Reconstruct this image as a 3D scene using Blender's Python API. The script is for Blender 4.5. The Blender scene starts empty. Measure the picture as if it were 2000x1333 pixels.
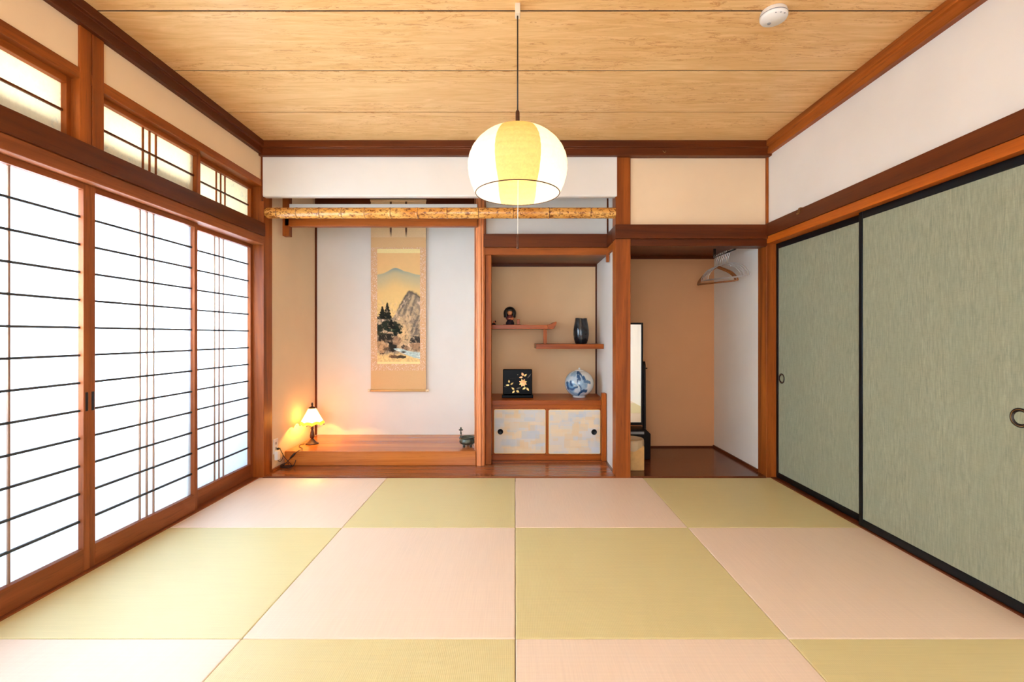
import bpy, math, random
import numpy as np
from mathutils import Vector

sc = bpy.context.scene
COL = sc.collection
PI = math.pi
random.seed(7)

# ------------------------------------------------------------------ camera, world, lights, exposure
FPX, CX, CY, CAMZ = 919.0, 1006.0, 657.0, 1.05
cd = bpy.data.cameras.new('camera')
cd.sensor_fit = 'HORIZONTAL'
cd.sensor_width = 36.0
cd.lens = 36.0 * FPX / 2000.0
cd.shift_x = -(CX - 1000.0) / 2000.0
cd.shift_y = -(666.5 - CY) / 2000.0
cd.clip_start = 0.02
cam = bpy.data.objects.new('camera', cd)
COL.objects.link(cam)
cam.location = (0, 0, CAMZ)
cam.rotation_euler = (PI / 2, 0, 0)
sc.camera = cam

sc.view_settings.view_transform = 'Standard'
sc.view_settings.look = 'None'
sc.view_settings.gamma = 1.0
sc.view_settings.use_curve_mapping = False
sc.view_settings.exposure = 0.5

w = bpy.data.worlds.new('sky')
sc.world = w
w.use_nodes = True
w.node_tree.nodes['Background'].inputs[0].default_value = (0.50, 0.74, 1.0, 1)
w.node_tree.nodes['Background'].inputs[1].default_value = 1.0

sc.cycles.use_denoising = True
sc.cycles.max_bounces = 12
sc.cycles.diffuse_bounces = 7
sc.cycles.transmission_bounces = 8
sc.cycles.sample_clamp_indirect = 6.0


def area(name, loc, rot, sx, sy, power, color, shape='RECTANGLE'):
    l = bpy.data.lights.new(name, 'AREA')
    l.shape = shape
    l.size = sx
    l.size_y = sy
    l.energy = power
    l.color = color
    o = bpy.data.objects.new(name, l)
    COL.objects.link(o)
    o.location = loc
    o.rotation_euler = rot
    return o


# daylight outside the paper screens on the left (faces +X)
area('daylight_veranda', (-2.33, 2.2, 1.22), (0, -PI / 2, 0), 0.7, 2.2, 245, (0.88, 0.95, 1.0))
# added fill lamp behind the viewer, no such source in view (faces +Y)
area('rear_fill', (-0.55, -1.62, 1.15), (PI / 2, 0, 0), 1.9, 1.9, 55, (0.97, 0.97, 1.0))


# ------------------------------------------------------------------ colours and materials
def lin(c):
    c = c / 255.0
    return c / 12.92 if c <= 0.04045 else ((c + 0.055) / 1.055) ** 2.4


def rgb(r, g, b):
    return (lin(r), lin(g), lin(b), 1.0)


def newmat(name):
    m = bpy.data.materials.new(name)
    m.use_nodes = True
    nt = m.node_tree
    return m, nt, nt.nodes['Principled BSDF']


def N(nt, t, **kw):
    n = nt.nodes.new(t)
    for k, v in kw.items():
        setattr(n, k, v)
    return n


def coords(nt, scale=(1, 1, 1), rnd=True):
    tc = N(nt, 'ShaderNodeTexCoord')
    mp = N(nt, 'ShaderNodeMapping')
    mp.inputs['Scale'].default_value = scale
    if rnd:
        oi = N(nt, 'ShaderNodeObjectInfo')
        ml = N(nt, 'ShaderNodeMath', operation='MULTIPLY')
        ml.inputs[1].default_value = 17.0
        nt.links.new(oi.outputs['Random'], ml.inputs[0])
        ad = N(nt, 'ShaderNodeVectorMath', operation='ADD')
        nt.links.new(tc.outputs['Object'], ad.inputs[0])
        nt.links.new(ml.outputs[0], ad.inputs[1])
        nt.links.new(ad.outputs[0], mp.inputs['Vector'])
    else:
        nt.links.new(tc.outputs['Object'], mp.inputs['Vector'])
    return mp.outputs['Vector']


def noise(nt, vec, scale, detail=4, dist=0.0, rough=0.55):
    n = N(nt, 'ShaderNodeTexNoise')
    n.inputs['Scale'].default_value = scale
    n.inputs['Detail'].default_value = detail
    n.inputs['Distortion'].default_value = dist
    n.inputs['Roughness'].default_value = rough
    nt.links.new(vec, n.inputs['Vector'])
    return n.outputs['Fac']


def ramp(nt, fac, stops):
    r = N(nt, 'ShaderNodeValToRGB')
    e = r.color_ramp.elements
    e[0].position, e[0].color = stops[0]
    e[1].position, e[1].color = stops[1]
    for p, c in stops[2:]:
        x = e.new(p)
        x.color = c
    nt.links.new(fac, r.inputs['Fac'])
    return r.outputs['Color']


def mixc(nt, a, b, fac, mode='MIX'):
    m = N(nt, 'ShaderNodeMix', data_type='RGBA', blend_type=mode)
    for s, v in ((m.inputs[6], a), (m.inputs[7], b), (m.inputs[0], fac)):
        if hasattr(v, 'links') or hasattr(v, 'is_linked'):
            nt.links.new(v, s)
        else:
            s.default_value = v
    return m.outputs[2]


def bump(nt, fac, strength, dist, bsdf):
    b = N(nt, 'ShaderNodeBump')
    b.inputs['Strength'].default_value = strength
    b.inputs['Distance'].default_value = dist
    nt.links.new(fac, b.inputs['Height'])
    nt.links.new(b.outputs[0], bsdf.inputs['Normal'])


def plain(name, c, rough=0.5, metal=0.0, spec=0.5, var=0.08, vs=30):
    m, nt, b = newmat(name)
    v = coords(nt)
    f = noise(nt, v, vs, 3)
    d = tuple(x * (1 - var) for x in c[:3]) + (1,)
    l = tuple(min(1, x * (1 + var)) for x in c[:3]) + (1,)
    nt.links.new(ramp(nt, f, [(0.3, d), (0.7, l)]), b.inputs['Base Color'])
    b.inputs['Roughness'].default_value = rough
    b.inputs['Metallic'].default_value = metal
    b.inputs['Specular IOR Level'].default_value = spec
    return m


def wood(name, light, dark, axis, rough=0.4, fine=60, spec=0.2, coat=0.0):
    m, nt, b = newmat(name)
    s = [1.0, 1.0, 1.0]
    s['xyz'.index(axis)] = 0.05
    v = coords(nt, s)
    big = noise(nt, v, 9, 4, 0.9)
    fn = noise(nt, v, fine * 2, 4, 0.2, 0.7)
    c1 = ramp(nt, big, [(0.32, dark), (0.68, light)])
    dk = tuple(x * 0.62 for x in dark[:3]) + (1,)
    c2 = mixc(nt, c1, dk, ramp(nt, fn, [(0.52, (0, 0, 0, 1)), (0.75, (0.6, 0.6, 0.6, 1))]))
    nt.links.new(c2, b.inputs['Base Color'])
    b.inputs['Roughness'].default_value = rough
    b.inputs['Specular IOR Level'].default_value = spec
    b.inputs['Coat Weight'].default_value = coat
    b.inputs['Coat Roughness'].default_value = 0.12
    bump(nt, fn, 0.12, 0.002, b)
    return m


def plaster(name, c, spread=0.03):
    m, nt, b = newmat(name)
    v = coords(nt, rnd=False)
    f = noise(nt, v, 2.5, 4)
    g = noise(nt, v, 420, 3, 0, 0.7)
    lo = tuple(x * (1 - spread) for x in c[:3]) + (1,)
    hi = tuple(min(1, x * (1 + spread)) for x in c[:3]) + (1,)
    nt.links.new(ramp(nt, f, [(0.3, lo), (0.7, hi)]), b.inputs['Base Color'])
    b.inputs['Roughness'].default_value = 0.95
    b.inputs['Specular IOR Level'].default_value = 0.1
    bump(nt, g, 0.25, 0.001, b)
    return m


def tatami(name, c, axis):
    m, nt, b = newmat(name)
    v = coords(nt, rnd=False)
    wv = N(nt, 'ShaderNodeTexWave', wave_type='BANDS', bands_direction=axis, wave_profile='SIN')
    wv.inputs['Scale'].default_value = 2 * PI / 20 / 0.0062
    wv.inputs['Distortion'].default_value = 0.6
    wv.inputs['Detail'].default_value = 1
    wv.inputs['Detail Scale'].default_value = 0.5
    nt.links.new(v, wv.inputs['Vector'])
    s = (1, 0.02, 1) if axis == 'Y' else (0.02, 1, 1)
    v2 = coords(nt, s)
    st = noise(nt, v2, 260, 3)
    big = noise(nt, v, 2.0, 2)
    lo = tuple(x * 0.95 for x in c[:3]) + (1,)
    hi = tuple(min(1, x * 1.03) for x in c[:3]) + (1,)
    c1 = ramp(nt, st, [(0.3, lo), (0.7, hi)])
    c2 = mixc(nt, c1, tuple(x * 0.86 for x in c[:3]) + (1,), ramp(nt, wv.outputs['Fac'], [(0.0, (0.55, 0.55, 0.55, 1)), (0.5, (0, 0, 0, 1))]))
    nt.links.new(c2, b.inputs['Base Color'])
    b.inputs['Roughness'].default_value = 0.45
    b.inputs['Specular IOR Level'].default_value = 0.8
    bump(nt, wv.outputs['Fac'], 0.25, 0.001, b)
    return m


def paper(name, c, trans=0.6, mottled=0.0, tint=None, stripes=False):
    m, nt, b = newmat(name)
    nt.nodes.remove(b)
    out = nt.nodes['Material Output']
    v = coords(nt, rnd=False)
    f = noise(nt, v, 60, 5, 1.0, 0.7)
    lo = tuple(x * (1 - 0.05 - mottled) for x in c[:3]) + (1,)
    col = ramp(nt, f, [(0.35, lo), (0.6, c)])
    if tint is not None:
        g = noise(nt, v, 9, 3, 2.5, 0.6)
        col = mixc(nt, col, tint, ramp(nt, g, [(0.56, (0, 0, 0, 1)), (0.62, (0.5, 0.5, 0.5, 1)), (0.68, (0, 0, 0, 1))]))
    d = N(nt, 'ShaderNodeBsdfDiffuse')
    t = N(nt, 'ShaderNodeBsdfTranslucent')
    nt.links.new(col, d.inputs['Color'])
    nt.links.new(col, t.inputs['Color'])
    mx = N(nt, 'ShaderNodeMixShader')
    mx.inputs[0].default_value = trans
    nt.links.new(d.outputs[0], mx.inputs[1])
    nt.links.new(t.outputs[0], mx.inputs[2])
    nt.links.new(mx.outputs[0], out.inputs['Surface'])
    return m


def attr_mat(name, rough=0.6, spec=0.3, coat=0.0):
    m, nt, b = newmat(name)
    a = N(nt, 'ShaderNodeAttribute', attribute_name='pigment')
    nt.links.new(a.outputs['Color'], b.inputs['Base Color'])
    b.inputs['Roughness'].default_value = rough
    b.inputs['Specular IOR Level'].default_value = spec
    b.inputs['Coat Weight'].default_value = coat
    b.inputs['Coat Roughness'].default_value = 0.08
    return m


M = {}
for ax in 'xyz':
    M['post_' + ax] = wood('cedar post wood ' + ax, rgb(166, 86, 28), rgb(106, 48, 14), ax)
    M['dark_' + ax] = wood('dark beam wood ' + ax, rgb(104, 48, 16), rgb(72, 30, 9), ax, 0.38)
    M['kamoi_' + ax] = wood('underlit rail wood ' + ax, rgb(192, 98, 24), rgb(152, 70, 16), ax, 0.35)  # gloss and light from below are put into this orange
    M['door_' + ax] = wood('screen frame wood ' + ax, rgb(156, 86, 44), rgb(116, 58, 26), ax, 0.45)
    M['shelf_' + ax] = wood('shelf wood ' + ax, rgb(172, 86, 22), rgb(128, 58, 12), ax, 0.3)
M['kumiko_backlit2'] = wood('upright lattice wood', rgb(170, 138, 116), rgb(130, 100, 82), 'z', 0.5)
M['kumiko_backlit'] = wood('backlit lattice wood', rgb(66, 66, 66), rgb(46, 46, 48), 'z', 0.5)  # backlit darkness of the crossbars is put into the wood colour
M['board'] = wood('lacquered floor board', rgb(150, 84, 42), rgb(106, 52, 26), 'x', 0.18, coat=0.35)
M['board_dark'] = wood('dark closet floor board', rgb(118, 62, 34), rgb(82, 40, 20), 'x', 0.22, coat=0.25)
M['dais'] = wood('platform wood', rgb(204, 122, 52), rgb(164, 86, 32), 'x', 0.22, coat=0.3)
M['plaster'] = plaster('cream plaster', rgb(231, 228, 220))
M['plaster_warm_shade'] = plaster('warm-shaded plaster', rgb(234, 208, 172))  # warm shade on whitish plaster is put into the colour
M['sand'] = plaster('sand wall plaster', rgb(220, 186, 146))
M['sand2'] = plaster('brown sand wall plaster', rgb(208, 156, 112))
M['gap'] = plain('dark joint', rgb(48, 24, 10), 0.9)
M['outer'] = plaster('outer shell plaster', rgb(190, 180, 165))
M['t_pale_sheen'] = tatami('pale-sheen tatami', rgb(242, 221, 198), 'Y')  # sheen of the straw in one direction, put into a pale colour
M['t_green_sheen'] = tatami('green-sheen tatami', rgb(220, 207, 150), 'X')  # same straw turned; its different sheen is painted as green
M['shoji'] = paper('white shoji paper', rgb(238, 247, 255), 0.62)
M['ranma'] = paper('cream figured paper', rgb(250, 242, 218), 0.50, 0.03, rgb(200, 212, 205))
M['washi'] = paper('lantern paper', rgb(255, 250, 236), 0.62, 0.02)
M['washi2'] = paper('thick lantern paper', rgb(238, 216, 158), 0.50, 0.06)
M['black'] = plain('black lacquer frame', rgb(7, 12, 17), 0.35, spec=0.2)
M['lacquer'] = plain('glossy black lacquer', rgb(4, 4, 6), 0.3, spec=0.08)
M['iron'] = plain('dark iron', rgb(30, 24, 22), 0.4, 0.4)
M['brass'] = plain('aged brass', rgb(150, 112, 62), 0.35, 0.85)
M['bronze'] = plain('green bronze', rgb(76, 80, 70), 0.36, 0.6, 0.5, 0.4, 60)
M['lampbronze'] = plain('brown bronze', rgb(84, 52, 36), 0.35, 0.5, 0.5, 0.3, 80)
M['white'] = plain('white plastic', rgb(236, 234, 228), 0.4, var=0.02)
M['beigeplastic'] = plain('beige plastic', rgb(228, 210, 184), 0.5, var=0.02)
M['greyplastic'] = plain('grey plastic', rgb(150, 150, 150), 0.4, var=0.02)
M['cable'] = plain('dark brown cable', rgb(40, 26, 18), 0.5)
M['cord'] = plain('white cord', rgb(245, 240, 225), 0.7, var=0.03)
M['porc'] = attr_mat('painted porcelain', 0.12, 0.5, 0.5)
M['porcwhite'] = plain('white porcelain', rgb(225, 226, 222), 0.15, var=0.02)
M['painting'] = attr_mat('ink painting silk', 0.85, 0.1)
M['cloth_tan'] = plain('tan scroll silk', rgb(214, 172, 122), 0.85, 0, 0.1, 0.05, 200)
M['cloth_pale'] = plain('pale scroll silk', rgb(222, 188, 142), 0.85, 0, 0.1, 0.05, 200)
M['silkcream'] = plain('cream gold silk', rgb(238, 216, 150), 0.7, 0, 0.2, 0.06, 150)
M['tassel'] = plain('brown ribbon silk', rgb(92, 58, 36), 0.8)
M['rod'] = wood('scroll rod wood', rgb(226, 190, 130), rgb(200, 158, 100), 'x', 0.5)
M['ivory'] = plain('ivory knob', rgb(240, 224, 188), 0.35)
M['gold'] = plain('gold inlay', rgb(226, 196, 120), 0.35, 0.35, 0.5, 0.15, 150)
M['pinkgold'] = plain('rose gold inlay', rgb(236, 176, 118), 0.35, 0.3, 0.5, 0.15, 150)
M['dimgold'] = plain('dim inlay', rgb(88, 84, 72), 0.35, 0.3, 0.5, 0.15, 150)
M['hangwood'] = plain('brown hanger wood', rgb(140, 82, 36), 0.35)
M['wire'] = plain('white coated wire', rgb(176, 170, 166), 0.4)
M['chrome'] = plain('chrome steel', rgb(200, 198, 195), 0.2, 1.0, var=0.02)
M['mirrorblack'] = plain('black brown lacquered wood', rgb(18, 9, 8), 0.35, spec=0.2)
M['bin'] = plain('kraft bin', rgb(205, 160, 98), 0.7)
M['skin'] = plain('doll face wood', rgb(206, 140, 92), 0.5)
M['hair'] = plain('doll black hair', rgb(14, 9, 9), 0.35)
M['kimono'] = plain('doll kimono', rgb(96, 42, 46), 0.6, 0, 0.3, 0.5, 90)
M['kimono2'] = plain('doll dark skirt', rgb(30, 20, 32), 0.6, 0, 0.3, 0.5, 120)
M['sash'] = plain('doll orange sash', rgb(205, 118, 78), 0.6)


def special():
    # ceiling: pale printed cedar
    m, nt, b = newmat('cedar ceiling board')
    v = coords(nt, (0.10, 1, 1), rnd=False)
    w1 = noise(nt, v, 26, 5, 1.6, 0.6)
    v2 = coords(nt, (0.30, 1.6, 1), rnd=False)
    w2 = noise(nt, v2, 15, 6, 3.0, 0.72)
    msk = noise(nt, coords(nt, (0.35, 2.2, 1), rnd=False), 2.6, 2)
    c1 = ramp(nt, w1, [(0.3, rgb(212, 162, 98)), (0.7, rgb(234, 192, 134))])
    fl = ramp(nt, w2, [(0.55, (0, 0, 0, 1)), (0.60, (0.9, 0.9, 0.9, 1)), (0.66, (0, 0, 0, 1))])
    mk = ramp(nt, msk, [(0.44, (0, 0, 0, 1)), (0.56, (1, 1, 1, 1))])
    f = mixc(nt, fl, mk, 1.0, 'MULTIPLY')
    c2 = mixc(nt, c1, rgb(186, 124, 66), f)
    nt.links.new(c2, b.inputs['Base Color'])
    b.inputs['Roughness'].default_value = 0.35
    b.inputs['Specular IOR Level'].default_value = 0.35
    M['ceiling'] = m
    # fusuma: green woven cloth with vertical streaks
    m, nt, b = newmat('green woven door cloth')
    a = noise(nt, coords(nt, (1, 1, 0.10), rnd=False), 170, 4, 0.3, 0.6)
    a2 = noise(nt, coords(nt, (1, 1, 0.12), rnd=False), 14, 3, 0.3)
    h = noise(nt, coords(nt, (1, 0.08, 1), rnd=False), 420, 2)
    c1 = ramp(nt, a, [(0.34, rgb(131, 134, 112)), (0.66, rgb(156, 156, 130))])
    c2 = mixc(nt, c1, rgb(140, 143, 119), ramp(nt, a2, [(0.4, (0, 0, 0, 1)), (0.7, (0.6, 0.6, 0.6, 1))]))
    c3 = mixc(nt, c2, rgb(110, 116, 90), ramp(nt, h, [(0.5, (0, 0, 0, 1)), (0.75, (0.25, 0.25, 0.25, 1))]))
    nt.links.new(c3, b.inputs['Base Color'])
    b.inputs['Roughness'].default_value = 0.9
    b.inputs['Specular IOR Level'].default_value = 0.15
    bump(nt, h, 0.2, 0.001, b)
    M['fusuma'] = m
    # cabinet doors: patchwork of silver and gold leaf squares
    m, nt, b = newmat('silver and gold leaf patchwork')
    v = coords(nt, (1, 1, 1), rnd=True)
    outs = []
    for sc_, seed in ((13.0, 0.0), (23.0, 3.1)):
        mp = N(nt, 'ShaderNodeMapping')
        mp.inputs['Location'].default_value = (seed, seed, seed)
        mp.inputs['Scale'].default_value = (1, 1, 1.5)
        nt.links.new(v, mp.inputs['Vector'])
        vo = N(nt, 'ShaderNodeTexVoronoi', distance='CHEBYCHEV')
        vo.inputs['Scale'].default_value = sc_
        vo.inputs['Randomness'].default_value = 0.72
        nt.links.new(mp.outputs[0], vo.inputs['Vector'])
        sp = N(nt, 'ShaderNodeSeparateColor')
        nt.links.new(vo.outputs['Color'], sp.inputs[0])
        outs.append(sp)
    c1 = ramp(nt, outs[0].outputs[0], [(0.3, rgb(206, 204, 198)), (0.85, rgb(222, 196, 150))])
    c2 = mixc(nt, c1, rgb(194, 198, 200), ramp(nt, outs[1].outputs[1], [(0.45, (0, 0, 0, 1)), (0.6, (0.6, 0.6, 0.6, 1))]))
    nt.links.new(c2, b.inputs['Base Color'])
    b.inputs['Roughness'].default_value = 0.5
    b.inputs['Metallic'].default_value = 0.0
    M['patch'] = m
    # spotted bamboo
    m, nt, b = newmat('spotted bamboo')
    f = noise(nt, coords(nt, (0.5, 1, 1)), 62, 4, 0.8, 0.65)
    g = noise(nt, coords(nt, (0.6, 1, 1)), 9, 3)
    c1 = ramp(nt, g, [(0.3, rgb(196, 122, 42)), (0.7, rgb(226, 170, 88))])
    c2 = mixc(nt, c1, rgb(104, 50, 16), ramp(nt, f, [(0.50, (0, 0, 0, 1)), (0.60, (0.9, 0.9, 0.9, 1))]))
    nt.links.new(c2, b.inputs['Base Color'])
    b.inputs['Roughness'].default_value = 0.22
    M['bamboo'] = m
    # rough log pillar: light ridges, darker grooves (tone follows the relief)
    m, nt, b = newmat('ridged log pillar')
    a = N(nt, 'ShaderNodeAttribute', attribute_name='pigment')
    f = noise(nt, coords(nt, (1, 1, 0.04)), 120, 4)
    c = mixc(nt, a.outputs['Color'], rgb(132, 60, 24), ramp(nt, f, [(0.48, (0, 0, 0, 1)), (0.75, (0.5, 0.5, 0.5, 1))]))
    nt.links.new(c, b.inputs['Base Color'])
    b.inputs['Roughness'].default_value = 0.4
    M['log'] = m
    # black raku-like vase glaze
    m, nt, b = newmat('black streaked glaze')
    f = noise(nt, coords(nt, (1, 1, 0.5)), 14, 4, 1.5)
    nt.links.new(ramp(nt, f, [(0.4, rgb(16, 18, 24)), (0.75, rgb(52, 58, 62))]), b.inputs['Base Color'])
    b.inputs['Roughness'].default_value = 0.14
    M['vase'] = m
    # brocade
    m, nt, b = newmat('flowered brocade')
    v = coords(nt)
    vo = N(nt, 'ShaderNodeTexVoronoi')
    vo.inputs['Scale'].default_value = 95
    nt.links.new(v, vo.inputs['Vector'])
    f = noise(nt, v, 120, 3, 1.0)
    c1 = ramp(nt, vo.outputs['Distance'], [(0.2, rgb(236, 216, 196)), (0.5, rgb(214, 168, 122))])
    c2 = mixc(nt, c1, rgb(205, 158, 112), ramp(nt, f, [(0.45, (0, 0, 0, 1)), (0.6, (0.8, 0.8, 0.8, 1))]))
    nt.links.new(c2, b.inputs['Base Color'])
    b.inputs['Roughness'].default_value = 0.8
    M['brocade'] = m
    # mirror glass
    m, nt, b = newmat('mirror glass')
    b.inputs['Base Color'].default_value = (0.86, 0.9, 0.88, 1)
    b.inputs['Metallic'].default_value = 1.0
    b.inputs['Roughness'].default_value = 0.02
    M['mirror'] = m
    # lamp shade glass (lit)
    for key, c, e in (('shadeglass', rgb(255, 206, 128), 3.2), ('shadeedge', rgb(196, 176, 60), 0.30)):
        m, nt, b = newmat('lit ' + key)
        nt.nodes.remove(b)
        out = nt.nodes['Material Output']
        tr = N(nt, 'ShaderNodeBsdfTranslucent')
        tr.inputs['Color'].default_value = c
        em = N(nt, 'ShaderNodeEmission')
        em.inputs['Color'].default_value = c
        em.inputs['Strength'].default_value = e
        ad = N(nt, 'ShaderNodeAddShader')
        nt.links.new(tr.outputs[0], ad.inputs[0])
        nt.links.new(em.outputs[0], ad.inputs[1])
        nt.links.new(ad.outputs[0], out.inputs['Surface'])
        M[key] = m
    # bulb
    m, nt, b = newmat('lit bulb glass')
    b.inputs['Emission Color'].default_value = (1.0, 0.85, 0.6, 1)
    b.inputs['Emission Strength'].default_value = 3.0
    M['bulb'] = m
    # thin plastic bag
    m, nt, b = newmat('clear bin liner')
    b.inputs['Base Color'].default_value = rgb(225, 205, 170)
    b.inputs['Roughness'].default_value = 0.35
    b.inputs['Alpha'].default_value = 0.6
    M['liner'] = m


special()


# ------------------------------------------------------------------ mesh builder
class MB:
    def __init__(s):
        s.v, s.f, s.m, s.c, s.sm = [], [], [], [], []

    def add(s, vs, fs, mi=0, col=None, smooth=False):
        b = len(s.v)
        s.v += [tuple(p) for p in vs]
        s.f += [tuple(b + i for i in f) for f in fs]
        s.m += [mi] * len(fs)
        s.sm += [smooth] * len(fs)
        s.c += (col if col is not None else [(1, 1, 1, 1)] * len(vs))
        return s

    def box(s, x0, x1, y0, y1, z0, z1, mi=0):
        vs = [(x, y, z) for z in (z0, z1) for y in (y0, y1) for x in (x0, x1)]
        return s.add(vs, [(0, 2, 3, 1), (4, 5, 7, 6), (0, 1, 5, 4), (2, 6, 7, 3), (0, 4, 6, 2), (1, 3, 7, 5)], mi)

    def prism(s, pts, axis, a0, a1, mi=0, smooth=False):
        """pts 2D outline (counter-clockwise), extruded along axis from a0 to a1."""
        def P(p, a):
            return {'x': (a, p[0], p[1]), 'y': (p[0], a, p[1]), 'z': (p[0], p[1], a)}[axis]
        n = len(pts)
        vs = [P(p, a0) for p in pts] + [P(p, a1) for p in pts]
        fs = [(i, (i + 1) % n, n + (i + 1) % n, n + i) for i in range(n)]
        if axis == 'y':
            fs = [f[::-1] for f in fs]
            s.add(vs, fs + [tuple(range(n)), tuple(range(2 * n - 1, n - 1, -1))], mi, smooth=smooth)
        else:
            s.add(vs, fs + [tuple(range(n - 1, -1, -1)), tuple(range(n, 2 * n))], mi, smooth=smooth)
        return s

    def lathe(s, prof, c=(0, 0, 0), n=48, mi=0, mod=None, col=None, cap=True, axis='z'):
        vs, cols = [], []
        for j, (r, z) in enumerate(prof):
            for i in range(n):
                t = 2 * PI * i / n
                rr, zz = (r, z) if mod is None else mod(r, z, t, j)
                p = (rr * math.cos(t), rr * math.sin(t), zz)
                if axis == 'x':
                    p = (p[2], p[0], p[1])
                elif axis == 'y':
                    p = (p[1], p[2], p[0])
                vs.append((c[0] + p[0], c[1] + p[1], c[2] + p[2]))
                cols.append(col(t, z) if col else (1, 1, 1, 1))
        fs, m = [], len(prof)
        for j in range(m - 1):
            for i in range(n):
                k = (i + 1) % n
                fs.append((j * n + i, j * n + k, (j + 1) * n + k, (j + 1) * n + i))
        if cap:
            if prof[0][0] > 1e-6:
                fs.append(tuple(range(n - 1, -1, -1)))
            if prof[-1][0] > 1e-6:
                fs.append(tuple((m - 1) * n + i for i in range(n)))
        return s.add(vs, fs, mi, cols, True)

    def tube(s, pts, r, n=8, mi=0, closed=False):
        pts = [Vector(p) for p in pts]
        L = len(pts)
        vs, up = [], None
        for i, p in enumerate(pts):
            a = pts[(i - 1) % L] if (closed or i > 0) else p
            b = pts[(i + 1) % L] if (closed or i < L - 1) else p
            d = (b - a).normalized()
            if up is None:
                up = Vector((0, 0, 1)) if abs(d.z) < 0.9 else Vector((1, 0, 0))
            side = d.cross(up).normalized()
            up = side.cross(d).normalized()
            rr = r[i] if isinstance(r, (list, tuple)) else r
            for k in range(n):
                t = 2 * PI * k / n
                vs.append(p + side * math.cos(t) * rr + up * math.sin(t) * rr)
        fs = []
        for i in range(L if closed else L - 1):
            j = (i + 1) % L
            for k in range(n):
                q = (k + 1) % n
                fs.append((i * n + k, i * n + q, j * n + q, j * n + k))
        if not closed:
            fs += [tuple(range(n - 1, -1, -1)), tuple((L - 1) * n + k for k in range(n))]
        return s.add(vs, fs, mi, smooth=True)

    def ellipsoid(s, c, r, nu=20, nv=12, mi=0, cut=None):
        prof = []
        for j in range(nv + 1):
            t = -PI / 2 + PI * j / nv
            prof.append((max(1e-5, math.cos(t)), math.sin(t)))
        b = MB()
        b.lathe(prof, n=nu, cap=False)
        s.add([(c[0] + p[0] * r[0], c[1] + p[1] * r[1], c[2] + p[2] * r[2]) for p in b.v], b.f, mi, smooth=True)
        return s

    def build(s, name, mats, parent=None, origin=None, bevel=0.0, label=None):
        """vertices are world coordinates; stored relative to the parent chain's origin."""
        o0 = Vector((0, 0, 0))
        if parent is not None:
            p = parent
            while p is not None:
                o0 += Vector(p.location)
                p = p.parent
            loc = Vector((0, 0, 0))
        else:
            loc = Vector(origin) if origin else Vector((0, 0, 0))
            o0 = loc
        me = bpy.data.meshes.new(name)
        me.from_pydata([(p[0] - o0.x, p[1] - o0.y, p[2] - o0.z) for p in s.v], [], s.f)
        for m in (mats if isinstance(mats, (list, tuple)) else [mats]):
            me.materials.append(M[m])
        me.polygons.foreach_set('material_index', s.m)
        me.polygons.foreach_set('use_smooth', s.sm)
        if any(c != (1, 1, 1, 1) for c in s.c[:400]) or (len(s.c) and s.c[-1] != (1, 1, 1, 1)):
            ca = me.color_attributes.new('pigment', 'FLOAT_COLOR', 'POINT')
            ca.data.foreach_set('color', np.array(s.c, dtype=np.float32).ravel())
        me.update()
        o = bpy.data.objects.new(name, me)
        COL.objects.link(o)
        o.location = loc
        if parent is not None:
            o.parent = parent
        if bevel:
            b = o.modifiers.new('soft edge', 'BEVEL')
            b.width = bevel
            b.segments = 2
            b.limit_method = 'ANGLE'
            b.angle_limit = 0.7
        if label:
            o['label'] = label
        return o


def B(*a, mi=0):
    return MB().box(*a, mi=mi)


def tag(o, label, cat, group=None):
    o['label'] = label
    o['category'] = cat
    if group:
        o['group'] = group
    return o


def thing(name, loc, label, cat, group=None):
    o = bpy.data.objects.new(name, None)
    o.empty_display_size = 0.05
    COL.objects.link(o)
    o.location = loc
    return tag(o, label, cat, group)


def struct(o, label=None):
    o['kind'] = 'structure'
    if label:
        o['label'] = label
    return o


def sroot(name, loc, label):
    o = bpy.data.objects.new(name, None)
    COL.objects.link(o)
    o.location = loc
    return struct(o, label)


_tn = [0]


def trim(mb, mat, label, bevel=0.003):
    _tn[0] += 1
    return struct(mb.build('trim_%d' % _tn[0], mat, bevel=bevel), label)


def hexa(q, y0, y1):
    pass


# ------------------------------------------------------------------ the shell
YF, YB = 3.484, 4.41           # front plane of the alcove wall, back plane of the alcoves
XL, XR = -1.93, 1.93           # door planes left / right
ZC = 2.477
ZN0, ZN1 = 1.772, 1.872        # nageshi (long dark beam)
ZK = 1.716                     # underside of the door-head rail

fl = B(-2.1, 2.1, -1.75, 4.5, -0.12, -0.032)
fl.box(-1.91, 1.91, -1.7, 0.684, -0.032, 0.0)
struct(fl.build('floor', 't_pale_sheen'), 'floor slab under the straw mats')

# ceiling boards with dark gaps
cl = B(-2.1, 2.1, -1.75, 4.55, ZC + 0.0045, ZC + 0.14, mi=1)
ys = [-1.7] + [2.06 + 0.467 * k for k in range(-8, 3)] + [YF + 0.03]
for a, b in zip(ys[:-1], ys[1:]):
    cl.prism([(a + 0.012, ZC + 0.006), (a + 0.012, ZC + 0.001), (a + 0.013, ZC), (b - 0.001, ZC), (b - 0.001, ZC + 0.006)], 'x', -1.9, 1.9)
struct(cl.build('ceiling', ['ceiling', 'gap']), 'pale cedar board ceiling with dark joints')

# wall behind the alcoves; one plaster tint per recess
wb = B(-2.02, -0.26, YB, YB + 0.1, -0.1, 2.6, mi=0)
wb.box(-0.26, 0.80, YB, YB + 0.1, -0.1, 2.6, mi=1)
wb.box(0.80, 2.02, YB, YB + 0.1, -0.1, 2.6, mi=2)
struct(wb.build('wall_back', ['plaster', 'sand', 'sand2']), 'plaster wall at the back of the alcoves')

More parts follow.
